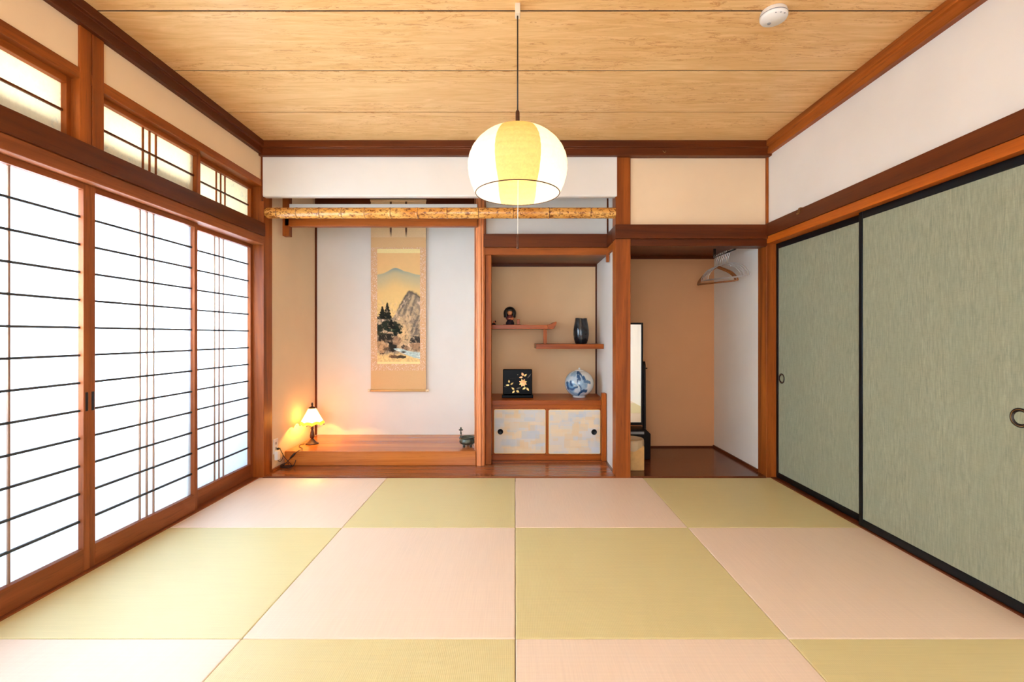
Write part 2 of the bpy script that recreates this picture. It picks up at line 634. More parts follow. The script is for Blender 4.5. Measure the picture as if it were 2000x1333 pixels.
wl = B(-2.02, -1.87, YF + 0.12, YB, -0.1, 2.6)
wl.box(-1.99, -1.875, -1.7, YF, 2.204, ZC + 0.04)              # band above the transom windows
wl.box(-1.99, -1.885, -1.7, 0.68, -0.1, 2.204)
struct(wl.build('wall_left', 'plaster_warm_shade'), 'cream plaster band over the paper windows and alcove side')

wr = B(1.865, 2.02, YF + 0.12, YB, -0.1, 2.6)
wr.box(1.877, 2.02, -1.7, YF, ZN1 - 0.02, ZC + 0.04)
wr.box(1.877, 2.02, -1.7, 1.66, -0.1, ZN1)
wr.box(1.985, 2.05, 1.66, YF + 0.05, -0.1, ZN1)
struct(wr.build('wall_right', 'plaster'), 'off-white plaster wall over the green sliding doors')

# wall of the alcove front
wf = B(0.855, 1.865, YF + 0.012, YF + 0.07, ZN1 - 0.03, ZC + 0.04)
struct(wf.build('wall_front_closet', 'plaster_warm_shade'), 'plaster panel above the open closet')
wk = MB()
n = 8
pts = [(YF - 0.012, ZC + 0.02)]
pts += [(YF - 0.012 + 0.014 * (1 - math.cos(PI / 2 * i / n)), 2.082 + 0.014 * (1 - math.sin(PI / 2 * i / n))) for i in range(n + 1)]
pts += [(YF + 0.035 + 0.012 * math.sin(PI / 2 * i / n), 2.082 + 0.012 * (1 - math.cos(PI / 2 * i / n))) for i in range(n + 1)]
pts += [(YF + 0.047, ZC + 0.02)]
wk.prism(pts, 'x', -1.872, 0.752)
struct(wk.build('wall_hanging', 'plaster'), 'hanging plaster wall over the bamboo pole, rounded lower edge')
ws = B(-0.24, 0.765, 3.86, 3.90, 1.84, 2.56)
ws.box(-0.30, -0.235, 3.875, YB, -0.05, 2.56)
struct(ws.build('wall_shelf_recess', 'plaster'), 'plaster over the shelf recess and the partition beside it')
wp = B(0.765, 0.835, YF + 0.11, YB, -0.05, 2.56)
struct(wp.build('wall_partition', 'plaster'), 'white partition between shelf recess and closet')
ct = B(-1.9, 1.9, YF + 0.03, YB, 2.535, 2.56)
struct(ct.build('ceiling_alcove', 'plaster_warm_shade'), 'plaster over the alcoves')
struct(B(-0.24, 0.77, 3.84, YB, 1.722, 1.76).build('ceiling_recess', 'dark_x'), 'dark wooden ceiling of the shelf recess')
struct(B(0.835, 1.87, YF + 0.1, YB, 1.80, 1.84).build('ceiling_closet', 'dark_x'), 'dark wooden ceiling of the closet')
# rear wall with a wide opening made up for the fill lamp
rw = B(-2.05, 2.05, -1.75, -1.70, 2.15, 2.6)
rw.box(-2.05, -1.55, -1.75, -1.70, -0.1, 2.15)
rw.box(1.75, 2.05, -1.75, -1.70, -0.1, 2.15)
struct(rw.build('wall_rear', 'plaster'), 'plaster wall behind the viewer')

# ------------------------------------------------------------------ trims
# cornices (two steps)
for (pts, ax, a0, a1, lab) in (
        ([(YF - 0.062, ZC), (YF - 0.062, 2.428), (YF - 0.046, 2.424), (YF - 0.046, 2.372), (YF + 0.02, 2.372), (YF + 0.02, ZC)], 'x', -1.9, 1.9, 'dark stepped cornice along the top of the alcove wall'),):
    trim(MB().prism(pts, ax, a0, a1), 'dark_x', lab)
trim(MB().prism([(-1.90, ZC), (-1.90, 2.385), (-1.845, 2.385), (-1.845, 2.432), (-1.828, 2.436), (-1.828, ZC)], 'y', -1.7, YF - 0.04), 'dark_y', 'dark stepped cornice above the paper windows')
trim(MB().prism([(1.828, ZC), (1.828, 2.436), (1.845, 2.432), (1.845, 2.385), (1.90, 2.385), (1.90, ZC)], 'y', -1.7, YF - 0.04), 'post_y', 'brown stepped cornice above the right wall')

trim(B(-1.985, -1.86, YF, YF + 0.12, 0, ZC), 'post_z', 'corner pillar between paper screens and alcove')
trim(B(1.86, 1.985, YF, YF + 0.12, 0, ZC), 'post_z', 'corner pillar between closet and green doors')
trim(B(1.862, 1.874, YF - 0.004, YF + 0.01, ZN1, 2.38), 'post_z', 'slim corner strip above the beam at right', 0)
trim(B(-1.874, -1.862, YF - 0.016, YF - 0.004, 2.05, 2.38), 'post_z', 'slim corner strip above the beam at left', 0)
trim(B(0.744, 0.855, YF - 0.004, YF + 0.11, 0, 2.40), 'post_z', 'square cedar pillar between shelf recess and closet')
# pillar between the transom windows: with its seasoning groove
pp = MB().prism([(-1.99, 2.018), (-1.866, 2.018), (-1.866, 2.074), (-1.875, 2.077), (-1.866, 2.080), (-1.866, 2.137), (-1.99, 2.137)], 'z', 1.86, 2.40)
trim(pp, 'post_z', 'short cedar pillar with a groove between the transom windows')

# left long beam and door head rail
trim(B(-1.985, -1.848, -1.7, YF + 0.0, 1.789, 1.884), 'dark_y', 'long dark beam over the paper screens')
trim(B(-1.985, -1.858, -1.7, YF, 1.728, 1.789), 'door_y', 'reddish grooved head rail of the paper screens')
trim(B(-1.985, -1.868, -1.7, YF, 2.155, 2.204), 'post_y', 'brown rail above the transom windows')
trim(B(-1.985, -1.880, -1.7, YF, 1.884, 1.897), 'post_y', 'thin sill under the transom windows', 0)
trim(B(-1.99, -1.892, -1.7, YF, -0.03, 0.006), 'door_y', 'grooved wooden sill under the paper screens', 0.002)
# right
trim(B(1.850, 1.985, -1.7, YF + 0.0, 1.786, 1.880), 'dark_y', 'long dark beam over the green doors')
trim(B(1.858, 1.985, -1.7, YF, 1.733, 1.786), 'kamoi_y', 'orange head rail over the green doors')
trim(B(1.892, 1.99, -1.7, YF, -0.03, 0.006), 'dark_y', 'wooden sill under the green doors', 0.002)
# closet front
trim(B(0.737, 1.862, YF - 0.028, YF + 0.10, 1.768, ZN1), 'dark_x', 'dark beam across the closet opening')
trim(B(0.855, 1.862, YF - 0.012, YF + 0.10, ZK, 1.768), 'dark_x', 'lower rail of the closet opening')
trim(B(0.86, 1.865, YB - 0.015, YB, 1.772, 1.802), 'dark_x', 'dark strip at the top of the closet wall', 0)
trim(B(1.853, 1.866, YF + 0.12, YB, 0.01, 0.03), 'dark_y', 'thin strip at the foot of the closet side wall', 0)
trim(B(0.86, 1.865, YB - 0.012, YB, 0.01, 0.022), 'dark_x', 'thin strip at the foot of the closet back wall', 0)
# shelf recess front
trim(B(-0.290, 0.765, 3.775, 3.83, 1.765, ZN1), 'dark_x', 'dark beam over the shelf recess')
trim(B(-0.283, 0.765, 3.790, 3.87, 1.706, 1.765), 'post_x', 'lighter rail under the shelf recess beam')
trim(B(0.737, 0.765, YF + 0.10, 3.776, 1.765, ZN1), 'dark_y', 'short dark beam returning to the square pillar')
trim(B(0.745, 0.765, YF + 0.10, 3.79, 1.712, 1.765), 'post_y', 'short rail returning to the square pillar')
trim(B(0.735, 0.757, 3.786, 3.812, 1.648, 1.708), 'post_z', 'peg end under the corner of the recess rail', 0.002)
trim(B(0.752, 0.766, 3.852, 3.864, ZN1, 2.55), 'dark_z', 'slim strip in the corner above the shelf recess', 0)
trim(B(-0.236, -0.222, YB - 0.013, YB, 0.5, 1.722), 'dark_z', 'slim strip in the left corner of the shelf recess', 0)
trim(B(0.752, 0.766, YB - 0.013, YB, 0.5, 1.722), 'dark_z', 'slim strip in the right corner of the shelf recess', 0)
trim(B(-0.222, 0.752, YB - 0.02, YB, 1.700, 1.722), 'dark_x', 'dark strip at the top of the recess wall', 0)
trim(B(-0.238, -0.192, 3.80, 3.88, 0.012, 1.706), 'post_z', 'jamb beside the ridged log pillar')
# tokonoma
trim(B(-1.871, -1.855, YB - 0.014, YB, 0.127, 2.5), 'dark_z', 'slim strip in the corner of the scroll alcove', 0)
trim(B(-1.82, -0.30, 3.715, 3.775, 1.921, 1.995), 'post_x', 'lower beam over the scroll alcove')
trim(B(-1.82, -0.30, 3.722, 3.768, 1.995, 2.096), 'plaster', 'white strip of plaster above the alcove beam', 0.002)
trim(B(-1.838, -1.785, 3.715, 3.768, 1.842, 2.54), 'post_z', 'hanging post at the left end of the alcove beam')
trim(B(-1.855, -0.30, YB - 0.03, YB, 2.26, 2.40), 'dark_x', 'dark rail high on the alcove wall carrying the scroll')
# floor boards of the alcoves
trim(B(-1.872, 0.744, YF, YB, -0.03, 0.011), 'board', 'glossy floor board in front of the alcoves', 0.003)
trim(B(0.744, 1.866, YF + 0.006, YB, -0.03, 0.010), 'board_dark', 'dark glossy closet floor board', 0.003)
trim(B(-1.872, -1.852, YF + 0.12, 3.775, 0.011, 0.026), 'post_y', 'thin strip at the foot of the alcove side wall', 0)


# ridged log pillar of the alcove
def hsh(i, s=0):
    x = math.sin(i * 127.1 + s * 311.7) * 43758.5453
    return x - math.floor(x)


def n1(x, per=None, s=0):
    i = math.floor(x)
    f = x - i
    f = f * f * (3 - 2 * f)
    a, b = i, i + 1
    if per:
        a %= per
        b %= per
    return hsh(a, s) * (1 - f) + hsh(b, s) * f


lg = MB()
NA, NZ = 96, 150
vs, cols = [], []
for j in range(NZ + 1):
    z = 0.011 + (2.54 - 0.011) * j / NZ
    for i in range(NA):
        t = i / NA
        wob = 0.018 * (n1(z * 3.2, s=1) - 0.5) + 0.01 * (n1(z * 11, s=2) - 0.5)
        u = (t + wob) % 1.0
        rr = n1(u * 30, 30, 3)
        rr2 = n1((u * 58 + z * 0.7) % 58, 58, 5)
        g = 0.65 * rr + 0.35 * rr2
        g *= 0.75 + 0.25 * n1(z * 6 + 40 * rr, s=8)
        r = 0.0405 + 0.0125 * g
        vs.append((-0.281 + r * math.cos(2 * PI * t), 3.815 + r * math.sin(2 * PI * t), z))
        k = min(1, max(0, (g - 0.22) / 0.5))
        a, b = rgb(84, 34, 10), rgb(222, 136, 80)
        cols.append(tuple(a[q] * (1 - k) + b[q] * k for q in range(3)) + (1,))
fs = [(j * NA + i, j * NA + (i + 1) % NA, (j + 1) * NA + (i + 1) % NA, (j + 1) * NA + i) for j in range(NZ) for i in range(NA)]
lg.add(vs, fs, 0, cols, True)
trim(lg, 'log', 'ridged natural log pillar at the right of the scroll alcove', 0)

# alcove platform
dp = MB().prism([(3.77, 0.012), (YB - 0.002, 0.012), (YB - 0.002, 0.127), (3.77, 0.127)], 'x', -1.848, -0.315)
tag(dp.build('alcove_platform', 'dais', origin=(-1.08, 3.77, 0.012), bevel=0.003), 'thick raised wooden platform filling the scroll alcove', 'platform')

# ------------------------------------------------------------------ tatami mats
cx = [-1.896, -0.948, 0.001, 0.947, 1.896]
ry = [0.684, 1.632, 2.580, YF]
labs = {
    (2, 0): 'straw mat tinted with pale pink sheen in the back row beside the paper screens',
    (2, 1): 'small straw mat tinted with green sheen in front of the scroll alcove and log pillar',
    (2, 2): 'straw mat tinted with pale pink sheen in front of the shelf recess cabinet',
    (2, 3): 'straw mat tinted with olive sheen in front of the open closet',
    (1, 0): 'straw mat tinted with pale green sheen beside the middle paper screen',
    (1, 1): 'straw mat tinted with pink sheen of the middle row, left of the centre seam',
    (1, 2): 'straw mat tinted with olive sheen of the middle row, right of the centre seam',
    (1, 3): 'straw mat tinted with peach sheen of the middle row beside the green doors',
    (0, 0): 'straw mat tinted with whitish sheen cut by the lower left corner of the photo',
    (0, 1): 'straw mat tinted with pale green sheen cut by the bottom edge, left of the centre seam',
    (0, 2): 'straw mat tinted with peach sheen cut by the bottom edge, right of the centre seam',
    (0, 3): 'straw mat tinted with olive sheen cut by the lower right corner of the photo',
}
for r in range(3):
    for c in range(4):
        green = (r + c) % 2 == 1
        x0, x1, y0, y1 = cx[c], cx[c + 1], ry[r], ry[r + 1]
        o = B(x0 + 0.0012, x1 - 0.0012, y0 + 0.001, y1 - 0.001, -0.031, 0.0).build('tatami_mat', 't_green_sheen' if green else 't_pale_sheen', origin=((x0 + x1) / 2, (y0 + y1) / 2, -0.031), bevel=0.0035)
        tag(o, labs[(r, c)], 'tatami mat', 'square borderless tatami mats')


# ------------------------------------------------------------------ paper screens (left) : sliding doors and transom windows
def screen(name, y0, y1, xf, z0, z1, st, tr, br, hz, vs, mats, label, handle=None, bw=0.008):
    """frame front face at xf, extends to xf-0.028; paper behind the lattice"""
    root = sroot(name, (xf, (y0 + y1) / 2, z0), label)
    fm, lm, pm = mats
    xb = xf - 0.028
    B(xb, xf, y0, y0 + st, z0, z1).build('stile', fm + 'z', root, bevel=0.0015)
    B(xb, xf, y1 - st, y1, z0, z1).build('stile', fm + 'z', root, bevel=0.0015)
    B(xb, xf, y0 + st, y1 - st, z1 - tr, z1).build('top_rail', fm + 'y', root, bevel=0.0015)
    B(xb, xf, y0 + st, y1 - st, z0, z0 + br).build('bottom_rail', fm + 'y', root, bevel=0.0015)
    lt = MB()
    for z in hz:
        lt.box(xb + 0.004, xb + 0.013, y0 + st, y1 - st, z - bw / 2 - 0.0008, z + bw / 2 + 0.0008)
    for y in vs:
        lt.box(xb + 0.004, xb + 0.011, y - bw / 2, y + bw / 2, z0 + br, z1 - tr, mi=1)
    lt.build('lattice', lm, root)
    B(xb + 0.001, xb + 0.004, y0 + st - 0.004, y1 - st + 0.004, z0 + br - 0.004, z1 - tr + 0.004).build('paper', pm, root)
    if handle:
        h = MB()
        h.box(xf - 0.004, xf + 0.0015, handle - 0.007, handle + 0.007, 0.715, 0.80)
        h.build('door_pull', 'iron', root, bevel=0.002, label='small black metal finger pull')
    return root


hz = [1.579 - 0.1228 * k for k in range(12)]
fm = ('door_', ['kumiko_backlit', 'kumiko_backlit2'], 'shoji')


def tri(c, d=0.046):
    return (c - d, c, c + d)


screen('door_1', 1.394, 2.111, -1.908, 0.008, 1.728, 0.030, 0.028, 0.098, hz, tri(1.745), fm, 'paper screen door nearest the viewer, cut by the frame', 2.096)
screen('door_2', 2.112, 2.829, -1.908, 0.008, 1.728, 0.027, 0.028, 0.098, hz, tri(2.463), fm, 'middle paper screen door with triple upright bars', 2.126)
screen('door_3', 2.775, YF, -1.943, 0.008, 1.728, 0.027, 0.028, 0.098, hz, tri(3.12), fm, 'paper screen door next to the corner pillar')
screen('door_4', 0.68, 1.42, -1.943, 0.008, 1.728, 0.027, 0.028, 0.098, hz, tri(1.05), fm, 'paper screen door beyond the frame')
rm = ('post_', ['dark_y', 'post_z'], 'ranma')
rz = [2.012]
screen('window_1', 1.33, 2.03, -1.905, 1.896, 2.156, 0.032, 0.030, 0.012, rz, tri(1.70), rm, 'transom window left of the short pillar')
screen('window_2', 2.12, 2.85, -1.905, 1.896, 2.156, 0.034, 0.026, 0.012, rz, tri(2.478, 0.044), rm, 'wide transom window right of the short pillar')
screen('window_3', 2.79, YF, -1.938, 1.896, 2.156, 0.034, 0.026, 0.012, rz, tri(3.13, 0.046), rm, 'transom window nearest the alcove corner')
screen('window_4', 0.68, 1.36, -1.938, 1.896, 2.156, 0.034, 0.026, 0.012, rz, tri(1.0), rm, 'transom window beyond the frame')


# ------------------------------------------------------------------ green sliding doors (right)
def fusuma(name, y0, y1, xf, hy, label):
    z0, z1 = 0.008, 1.733
    root = sroot(name, (xf, (y0 + y1) / 2, z0), label)
    xb = xf + 0.024
    st = 0.028
    B(xf, xb, y0, y0 + st, z0, z1).build('stile', 'black', root, bevel=0.003)
    B(xf, xb, y1 - st, y1, z0, z1).build('stile', 'black', root, bevel=0.003)
    B(xf, xb, y0 + st, y1 - st, z0, z0 + 0.040).build('bottom_rail', 'black', root, bevel=0.003)
    B(xf, xb, y0 + st, y1 - st, z1 - 0.040, z1).build('top_rail', 'black', root, bevel=0.003)
    B(xf + 0.004, xb - 0.002, y0 + st - 0.003, y1 - st + 0.003, z0 + 0.037, z1 - 0.037).build('cloth_panel', 'fusuma', root, label='green woven cloth panel')
    h = MB()
    # dished ring pull: outer raised ring, inner dish
    h.lathe([(0.037, -0.0005), (0.0375, -0.003), (0.034, -0.0045), (0.029, -0.0045), (0.0255, -0.0025), (0.0225, 0.001)], c=(xf + 0.004, hy, 0.742), n=48, axis='x', cap=False)
    h.build('ring_pull', 'iron', root, label='round dark metal ring pull')
    h2 = MB().lathe([(0.0325, -0.0047), (0.0315, -0.0051), (0.0305, -0.0047)], c=(xf + 0.004, hy, 0.742), n=48, axis='x', cap=False)
    h2.build('ring_highlight', 'brass', root)
    return root


fusuma('door_5', 2.535, YF + 0.0, 1.932, 3.415, 'green cloth sliding door next to the corner pillar')
fusuma('door_6', 1.662, 2.603, 1.900, 1.772, 'green cloth sliding door with ring pull at the photo edge')

# ------------------------------------------------------------------ bamboo pole
bp = thing('bamboo_pole', (-0.56, 3.50, 1.966), 'spotted bamboo pole spanning below the hanging plaster wall', 'bamboo pole')
nodes_px = [536, 575, 620, 664, 709, 760, 813, 871, 932.6, 1001, 1072, 1153]
nx = [(p - CX) * 3.46 / FPX for p in nodes_px]
prof = [(0.004, -1.858), (0.022, -1.857), (0.034, -1.850), (0.0385, -1.838)]
xs = -1.836
while xs < 0.742:
    r = 0.0395
    for q in nx:
        d = xs - q
        r += 0.0022 * math.exp(-(d / 0.006) ** 2) - 0.0016 * math.exp(-((d - 0.010) / 0.004) ** 2)
    prof.append((r, xs))
    xs += 0.004
prof.append((0.0395, 0.743))
MB().lathe(prof, c=(0, 3.50, 1.966), n=32, axis='x').build('pole', 'bamboo', bp)
for q in nx:
    MB().lathe([(0.0402, q + 0.0055), (0.0412, q + 0.007), (0.0402, q + 0.0085)], c=(0, 3.50, 1.966), n=32, axis='x', cap=False).build('node_ring', 'lampbronze', bp)

# ------------------------------------------------------------------ pendant lantern
LX, LY = 0.011, 2.03
pl = thing('pendant_lantern', (LX, LY, ZC), 'round paper pendant lantern glowing in the middle of the room', 'lamp')
MB().box(LX - 0.011, LX + 0.011, LY - 0.02, LY + 0.02, ZC - 0.045, ZC).build('ceiling_cap', 'beigeplastic', pl, bevel=0.003)
MB().tube([(LX, LY, ZC - 0.04), (LX, LY, 2.02)], 0.0032, 8).build('cord', 'cable', pl)
MB().lathe([(0.006, 1.935), (0.009, 1.94), (0.009, 2.016), (0.006, 2.024)], c=(LX, LY, 0), n=20).build('socket_sleeve', 'lampbronze', pl)


def lantern(zc=1.785, R=0.214):
    mb = MB()
    zt, zb = 1.9535, 1.666
    prof = []
    NP = 80
    for j in range(NP + 1):
        z = zb + (zt - zb) * j / NP
        if z < zc:
            r = R * math.sqrt(max(0, 1 - ((z - zc) / 0.2205) ** 2))
        else:
            r = R * max(0, 1 - ((z - zc) / 0.1690) ** 2) ** 0.5
        prof.append((max(r, 0.012), z))
    def mod(r, z, t, j):
        sc_ = abs(math.sin(PI * j / 8.0))
        return r * (0.992 + 0.008 * sc_) , z
    n = 72
    mb.lathe(prof, c=(LX, LY, 0), n=n, mod=mod, cap=False)
    for k in range(len(mb.f)):
        i = k % n
        t = 2 * PI * (i + 0.5) / n
        if abs(math.sin(t)) > math.cos(math.radians(25)):
            mb.m[k] = 1
    return mb


ls = lantern().build('paper_shade', ['washi', 'washi2'], pl)
so = ls.modifiers.new('thickness', 'SOLIDIFY')
so.thickness = 0.0006
for z_, r_ in [(1.666, 0.1805), (1.952, 0.03)]:
    MB().tube([(LX + r_ * math.cos(2 * PI * i / 64), LY + r_ * math.sin(2 * PI * i / 64), z_) for i in range(64)], 0.0022, 6, closed=True).build('hoop', 'lampbronze' if z_ < 1.7 else 'brass', pl)
bb = MB().ellipsoid((LX, LY, 1.80), (0.035, 0.035, 0.045))
bb.build('bulb', 'bulb', pl)
bb2 = MB().lathe([(0.016, 1.845), (0.02, 1.85), (0.02, 1.90), (0.009, 1.945)], c=(LX, LY, 0), n=20)
bb2.build('bulb_holder', 'beigeplastic', pl)
MB().tube([(LX + 0.02, LY, 1.86), (LX + 0.024, LY - 0.03, 1.80), (LX + 0.002, LY - 0.045, 1.74), (LX, LY - 0.045, 1.48)], 0.0013, 6).build('pull_cord', 'cord', pl)
MB().lathe([(0.002, 1.482), (0.0038, 1.476), (0.0042, 1.43), (0.0052, 1.424), (0.003, 1.418)], c=(LX, LY - 0.045, 0), n=12).build('pull_handle', 'lampbronze', pl)
pt = bpy.data.lights.new('lantern_bulb_light', 'POINT')
pt.energy = 3.3
pt.color = (1.0, 0.84, 0.62)
pt.shadow_soft_size = 0.05
po = bpy.data.objects.new('lantern_bulb_light', pt)
COL.objects.link(po)
po.location = (LX, LY, 1.735)

# ------------------------------------------------------------------ smoke detector
sd = thing('smoke_detector', (1.135, 2.065, ZC), 'round white smoke detector on the ceiling near the right cornice', 'smoke detector')
MB().lathe([(0.050, ZC), (0.053, ZC - 0.004), (0.053, ZC - 0.012), (0.056, ZC - 0.015), (0.056, ZC - 0.030), (0.052, ZC - 0.037), (0.001, ZC - 0.038)][::-1], c=(1.135, 2.065, 0), n=48).build('housing', 'white', sd)
MB().lathe([(0.0012, ZC - 0.041), (0.007, ZC - 0.040), (0.008, ZC - 0.037)], c=(1.128, 2.09, 0), n=16).build('test_button', 'greyplastic', sd)
MB().lathe([(0.0563, ZC - 0.0235), (0.0567, ZC - 0.0215), (0.0563, ZC - 0.0195)], c=(1.135, 2.065, 0), n=48, cap=False).build('vent_gap', 'greyplastic', sd)
for a in (-1.9, -1.1, -1.5):
    MB().box(1.135 + 0.05 * math.cos(a) - 0.003, 1.135 + 0.05 * math.cos(a) + 0.003, 2.065 + 0.05 * math.sin(a) - 0.002, 2.065 + 0.05 * math.sin(a) + 0.002, ZC - 0.0385, ZC - 0.036).build('indicator', 'greyplastic', sd)


# ------------------------------------------------------------------ noise for the paintings
def lattice(seed, n=64):
    return np.random.RandomState(seed).rand(n, n)


_L = {}


def vn(x, y, seed=0):
    if seed not in _L:
        _L[seed] = lattice(seed)
    L = _L[seed]
    xi, yi = np.floor(x).astype(int), np.floor(y).astype(int)
    xf, yf = x - xi, y - yi
    xf, yf = xf * xf * (3 - 2 * xf), yf * yf * (3 - 2 * yf)
    g = lambda a, b: L[a % 64, b % 64]
    return (g(xi, yi) * (1 - xf) + g(xi + 1, yi) * xf) * (1 - yf) + (g(xi, yi + 1) * (1 - xf) + g(xi + 1, yi + 1) * xf) * yf


def fbm(x, y, seed=0, o=4):
    s, a, t = 0, 0.5, 0
    for k in range(o):
        s = s + a * vn(x * 2 ** k, y * 2 ** k, seed + k)
        t += a
        a *= 0.55
    return s / t


def sst(a, b, x):
    t = np.clip((x - a) / (b - a), 0, 1)
    return t * t * (3 - 2 * t)


def paint_scroll(u, v):
    """u across, v down, both 0..1 -> sRGB arrays"""
    A = 2.55
    X, Y = u, v * A
    c = np.stack([228 + 0 * u, 182 + 10 * sst(0.0, 0.5, v), 122 + 8 * v], -1).astype(float)

    def over(col, a):
        nonlocal c
        c = c * (1 - a[..., None]) + np.array(col, float) * a[..., None]

    n_ = fbm(X * 14, Y * 14, 1)
    n2 = fbm(X * 34, Y * 34, 9)
    # distant mountain fading downwards
    ridge = 0.196 - 0.062 * np.exp(-(np.abs(u - 0.43) / 0.23) ** 2) - 0.012 * np.exp(-((u - 0.75) / 0.12) ** 2) + 0.006 * (n_ - 0.5)
    dv = v - ridge
    over((178, 172, 140), sst(0, 0.006, dv) * (1 - sst(0.03, 0.20, dv)) * 0.75)
    over((122, 146, 146), sst(0, 0.004, dv) * (1 - sst(0.0, 0.05, dv)) * (0.25 + 0.55 * np.exp(-((u - 0.43) / 0.16) ** 2)))
    # lower land base: warm grey
    top = np.interp(u, [0, 0.3, 0.42, 0.50, 0.58, 0.66, 0.74, 0.80, 0.90, 1.0], [0.60, 0.60, 0.56, 0.49, 0.44, 0.385, 0.345, 0.345, 0.365, 0.40]) + 0.03 * (n_ - 0.5)
    cliff = sst(0, 0.012, v - top) * (1 - sst(0.90, 0.95, v))
    over((178, 154, 128), cliff * 0.75)
    shade = sst(0.42, 0.62, fbm(X * 9 + Y * 3, Y * 7 - X * 4, 21))
    over((122, 110, 98), cliff * shade * 0.65)
    rim = np.exp(-((v - top - 0.012) / 0.014) ** 2) * sst(0.4, 0.55, u)
    over((70, 62, 54), rim * 0.7)
    # dark diagonal folds on the cliff
    for (a, b, cc, d, wdt) in ((0.80, 0.37, 0.62, 0.56, 0.03), (0.90, 0.40, 0.78, 0.56, 0.025), (0.97, 0.58, 0.80, 0.72, 0.03), (0.70, 0.42, 0.50, 0.55, 0.02), (0.95, 0.66, 0.86, 0.78, 0.025)):
        dx, dy = cc - a, (d - b) * A
        t = np.clip(((u - a) * dx + (v - b) * A * dy) / (dx * dx + dy * dy), 0, 1)
        dist = np.hypot(u - a - t * dx, (v - b) * A - t * dy) + 0.05 * (n_ - 0.5)
        over((82, 76, 70), (1 - sst(wdt * 0.2, wdt * 1.8, dist)) * 0.65)
    # pale faces
    over((222, 190, 158), cliff * sst(0.60, 0.74, fbm(X * 8, Y * 6, 33)) * 0.8)
    # mist in the valley
    over((226, 186, 130), np.exp(-(((u - 0.60) / 0.13) ** 2 + ((v - 0.73) / 0.10) ** 2)) * 0.9)
    over((226, 190, 136), np.exp(-(((u - 0.52) / 0.10) ** 2 + ((v - 0.64) / 0.05) ** 2)) * 0.5)

    def blob(cx_, cy_, rx, ry_, col, a=0.95, rough=0.9, fr=14):
        d = ((u - cx_) / rx) ** 2 + ((v - cy_) / ry_) ** 2 + rough * 1.5 * (fbm(X * fr, Y * fr, 5, 5) - 0.5) * 2
        over(col, (1 - sst(0.7, 1.15, d)) * a)

    blob(0.16, 0.595, 0.20, 0.018, (44, 42, 34))
    blob(0.24, 0.70, 0.30, 0.075, (34, 40, 32))
    blob(0.10, 0.745, 0.16, 0.03, (58, 60, 44))
    blob(0.36, 0.72, 0.16, 0.05, (26, 32, 28))
    over((70, 96, 66), np.exp(-(((u - 0.34) / 0.08) ** 2 + ((v - 0.70) / 0.02) ** 2)) * 0.6)

    def fir(cx_, tp, bt, hw):
        t = np.clip((v - tp) / (bt - tp), 0, 1)
        wd = hw * t * (0.75 + 0.5 * np.abs(np.sin(t * 16))) + 0.02 * (n2 - 0.5)
        over((26, 27, 24), (1 - sst(0, 0.02, np.abs(u - cx_) - wd)) * ((v > tp) & (v < bt)) * 0.95)

    fir(0.235, 0.455, 0.60, 0.085)
    fir(0.12, 0.49, 0.60, 0.08)
    fir(0.33, 0.61, 0.70, 0.10)
    # hut roofs
    blob(0.18, 0.722, 0.07, 0.013, (206, 178, 140), 0.9, 0.3)
    blob(0.30, 0.735, 0.09, 0.012, (196, 166, 128), 0.9, 0.3)
    blob(0.30, 0.745, 0.07, 0.006, (60, 48, 38), 0.9, 0.3)
    # rocks bottom
    blob(0.20, 0.80, 0.26, 0.045, (42, 38, 34))
    blob(0.36, 0.86, 0.12, 0.05, (34, 32, 30))
    blob(0.12, 0.86, 0.17, 0.055, (188, 148, 106), 0.95, 0.5)
    blob(0.22, 0.885, 0.10, 0.02, (90, 72, 54), 0.8)
    blob(0.90, 0.80, 0.16, 0.035, (46, 42, 38))
    blob(0.90, 0.86, 0.15, 0.04, (160, 124, 92), 0.95, 0.6)
    blob(0.68, 0.875, 0.10, 0.025, (134, 104, 78), 0.95, 0.8)
    blob(0.60, 0.86, 0.05, 0.015, (52, 46, 42), 0.9, 0.8)
    blob(0.46, 0.81, 0.12, 0.04, (166, 130, 98), 0.85, 0.8)
    # stream
    sy = np.interp(u, [0.3, 0.42, 0.55, 0.7, 0.85, 1.0], [0.87, 0.885, 0.895, 0.92, 0.935, 0.945])
    sw = np.interp(u, [0.36, 0.5, 0.8, 1.0], [0.004, 0.016, 0.030, 0.034])
    st = (1 - sst(0.7, 1.1, np.abs(v - sy) / sw + 0.5 * (n_ - 0.5))) * sst(0.36, 0.42, u)
    over((176, 200, 196), st * 0.95)
    over((236, 238, 226), st * sst(0.55, 0.7, fbm(X * 6, Y * 60, 12)) * 0.9)
    blob(0.62, 0.912, 0.05, 0.008, (60, 56, 50), 0.9, 0.8)
    # near bank
    blob(0.50, 0.955, 0.22, 0.016, (58, 50, 42), 0.9, 1.1, 16)
    blob(0.36, 0.95, 0.10, 0.018, (128, 92, 64), 0.7, 1.1, 16)
    blob(0.12, 0.925, 0.05, 0.006, (70, 56, 44), 0.8, 0.8)
    # brushed ink strokes over the rocks
    stk = fbm(X * 40 + Y * 18, Y * 12 - X * 8, 61, 3)
    over((40, 36, 32), sst(0.50, 0.60, v) * (1 - sst(0.93, 0.96, v)) * sst(0.58, 0.72, stk) * 0.38 * (1 - st))
    over((212, 178, 138), sst(0.38, 0.5, v) * (1 - sst(0.93, 0.96, v)) * sst(0.60, 0.72, fbm(X * 22 - Y * 9, Y * 16, 71, 3)) * 0.5 * (1 - st))
    # paper/silk grain and ink texture on the land
    land = sst(0.36, 0.6, v)
    c = c * (1 + (0.34 * land * (n2 - 0.5) + 0.03 * (n_ - 0.5))[..., None])
    return np.clip(c, 8, 250)


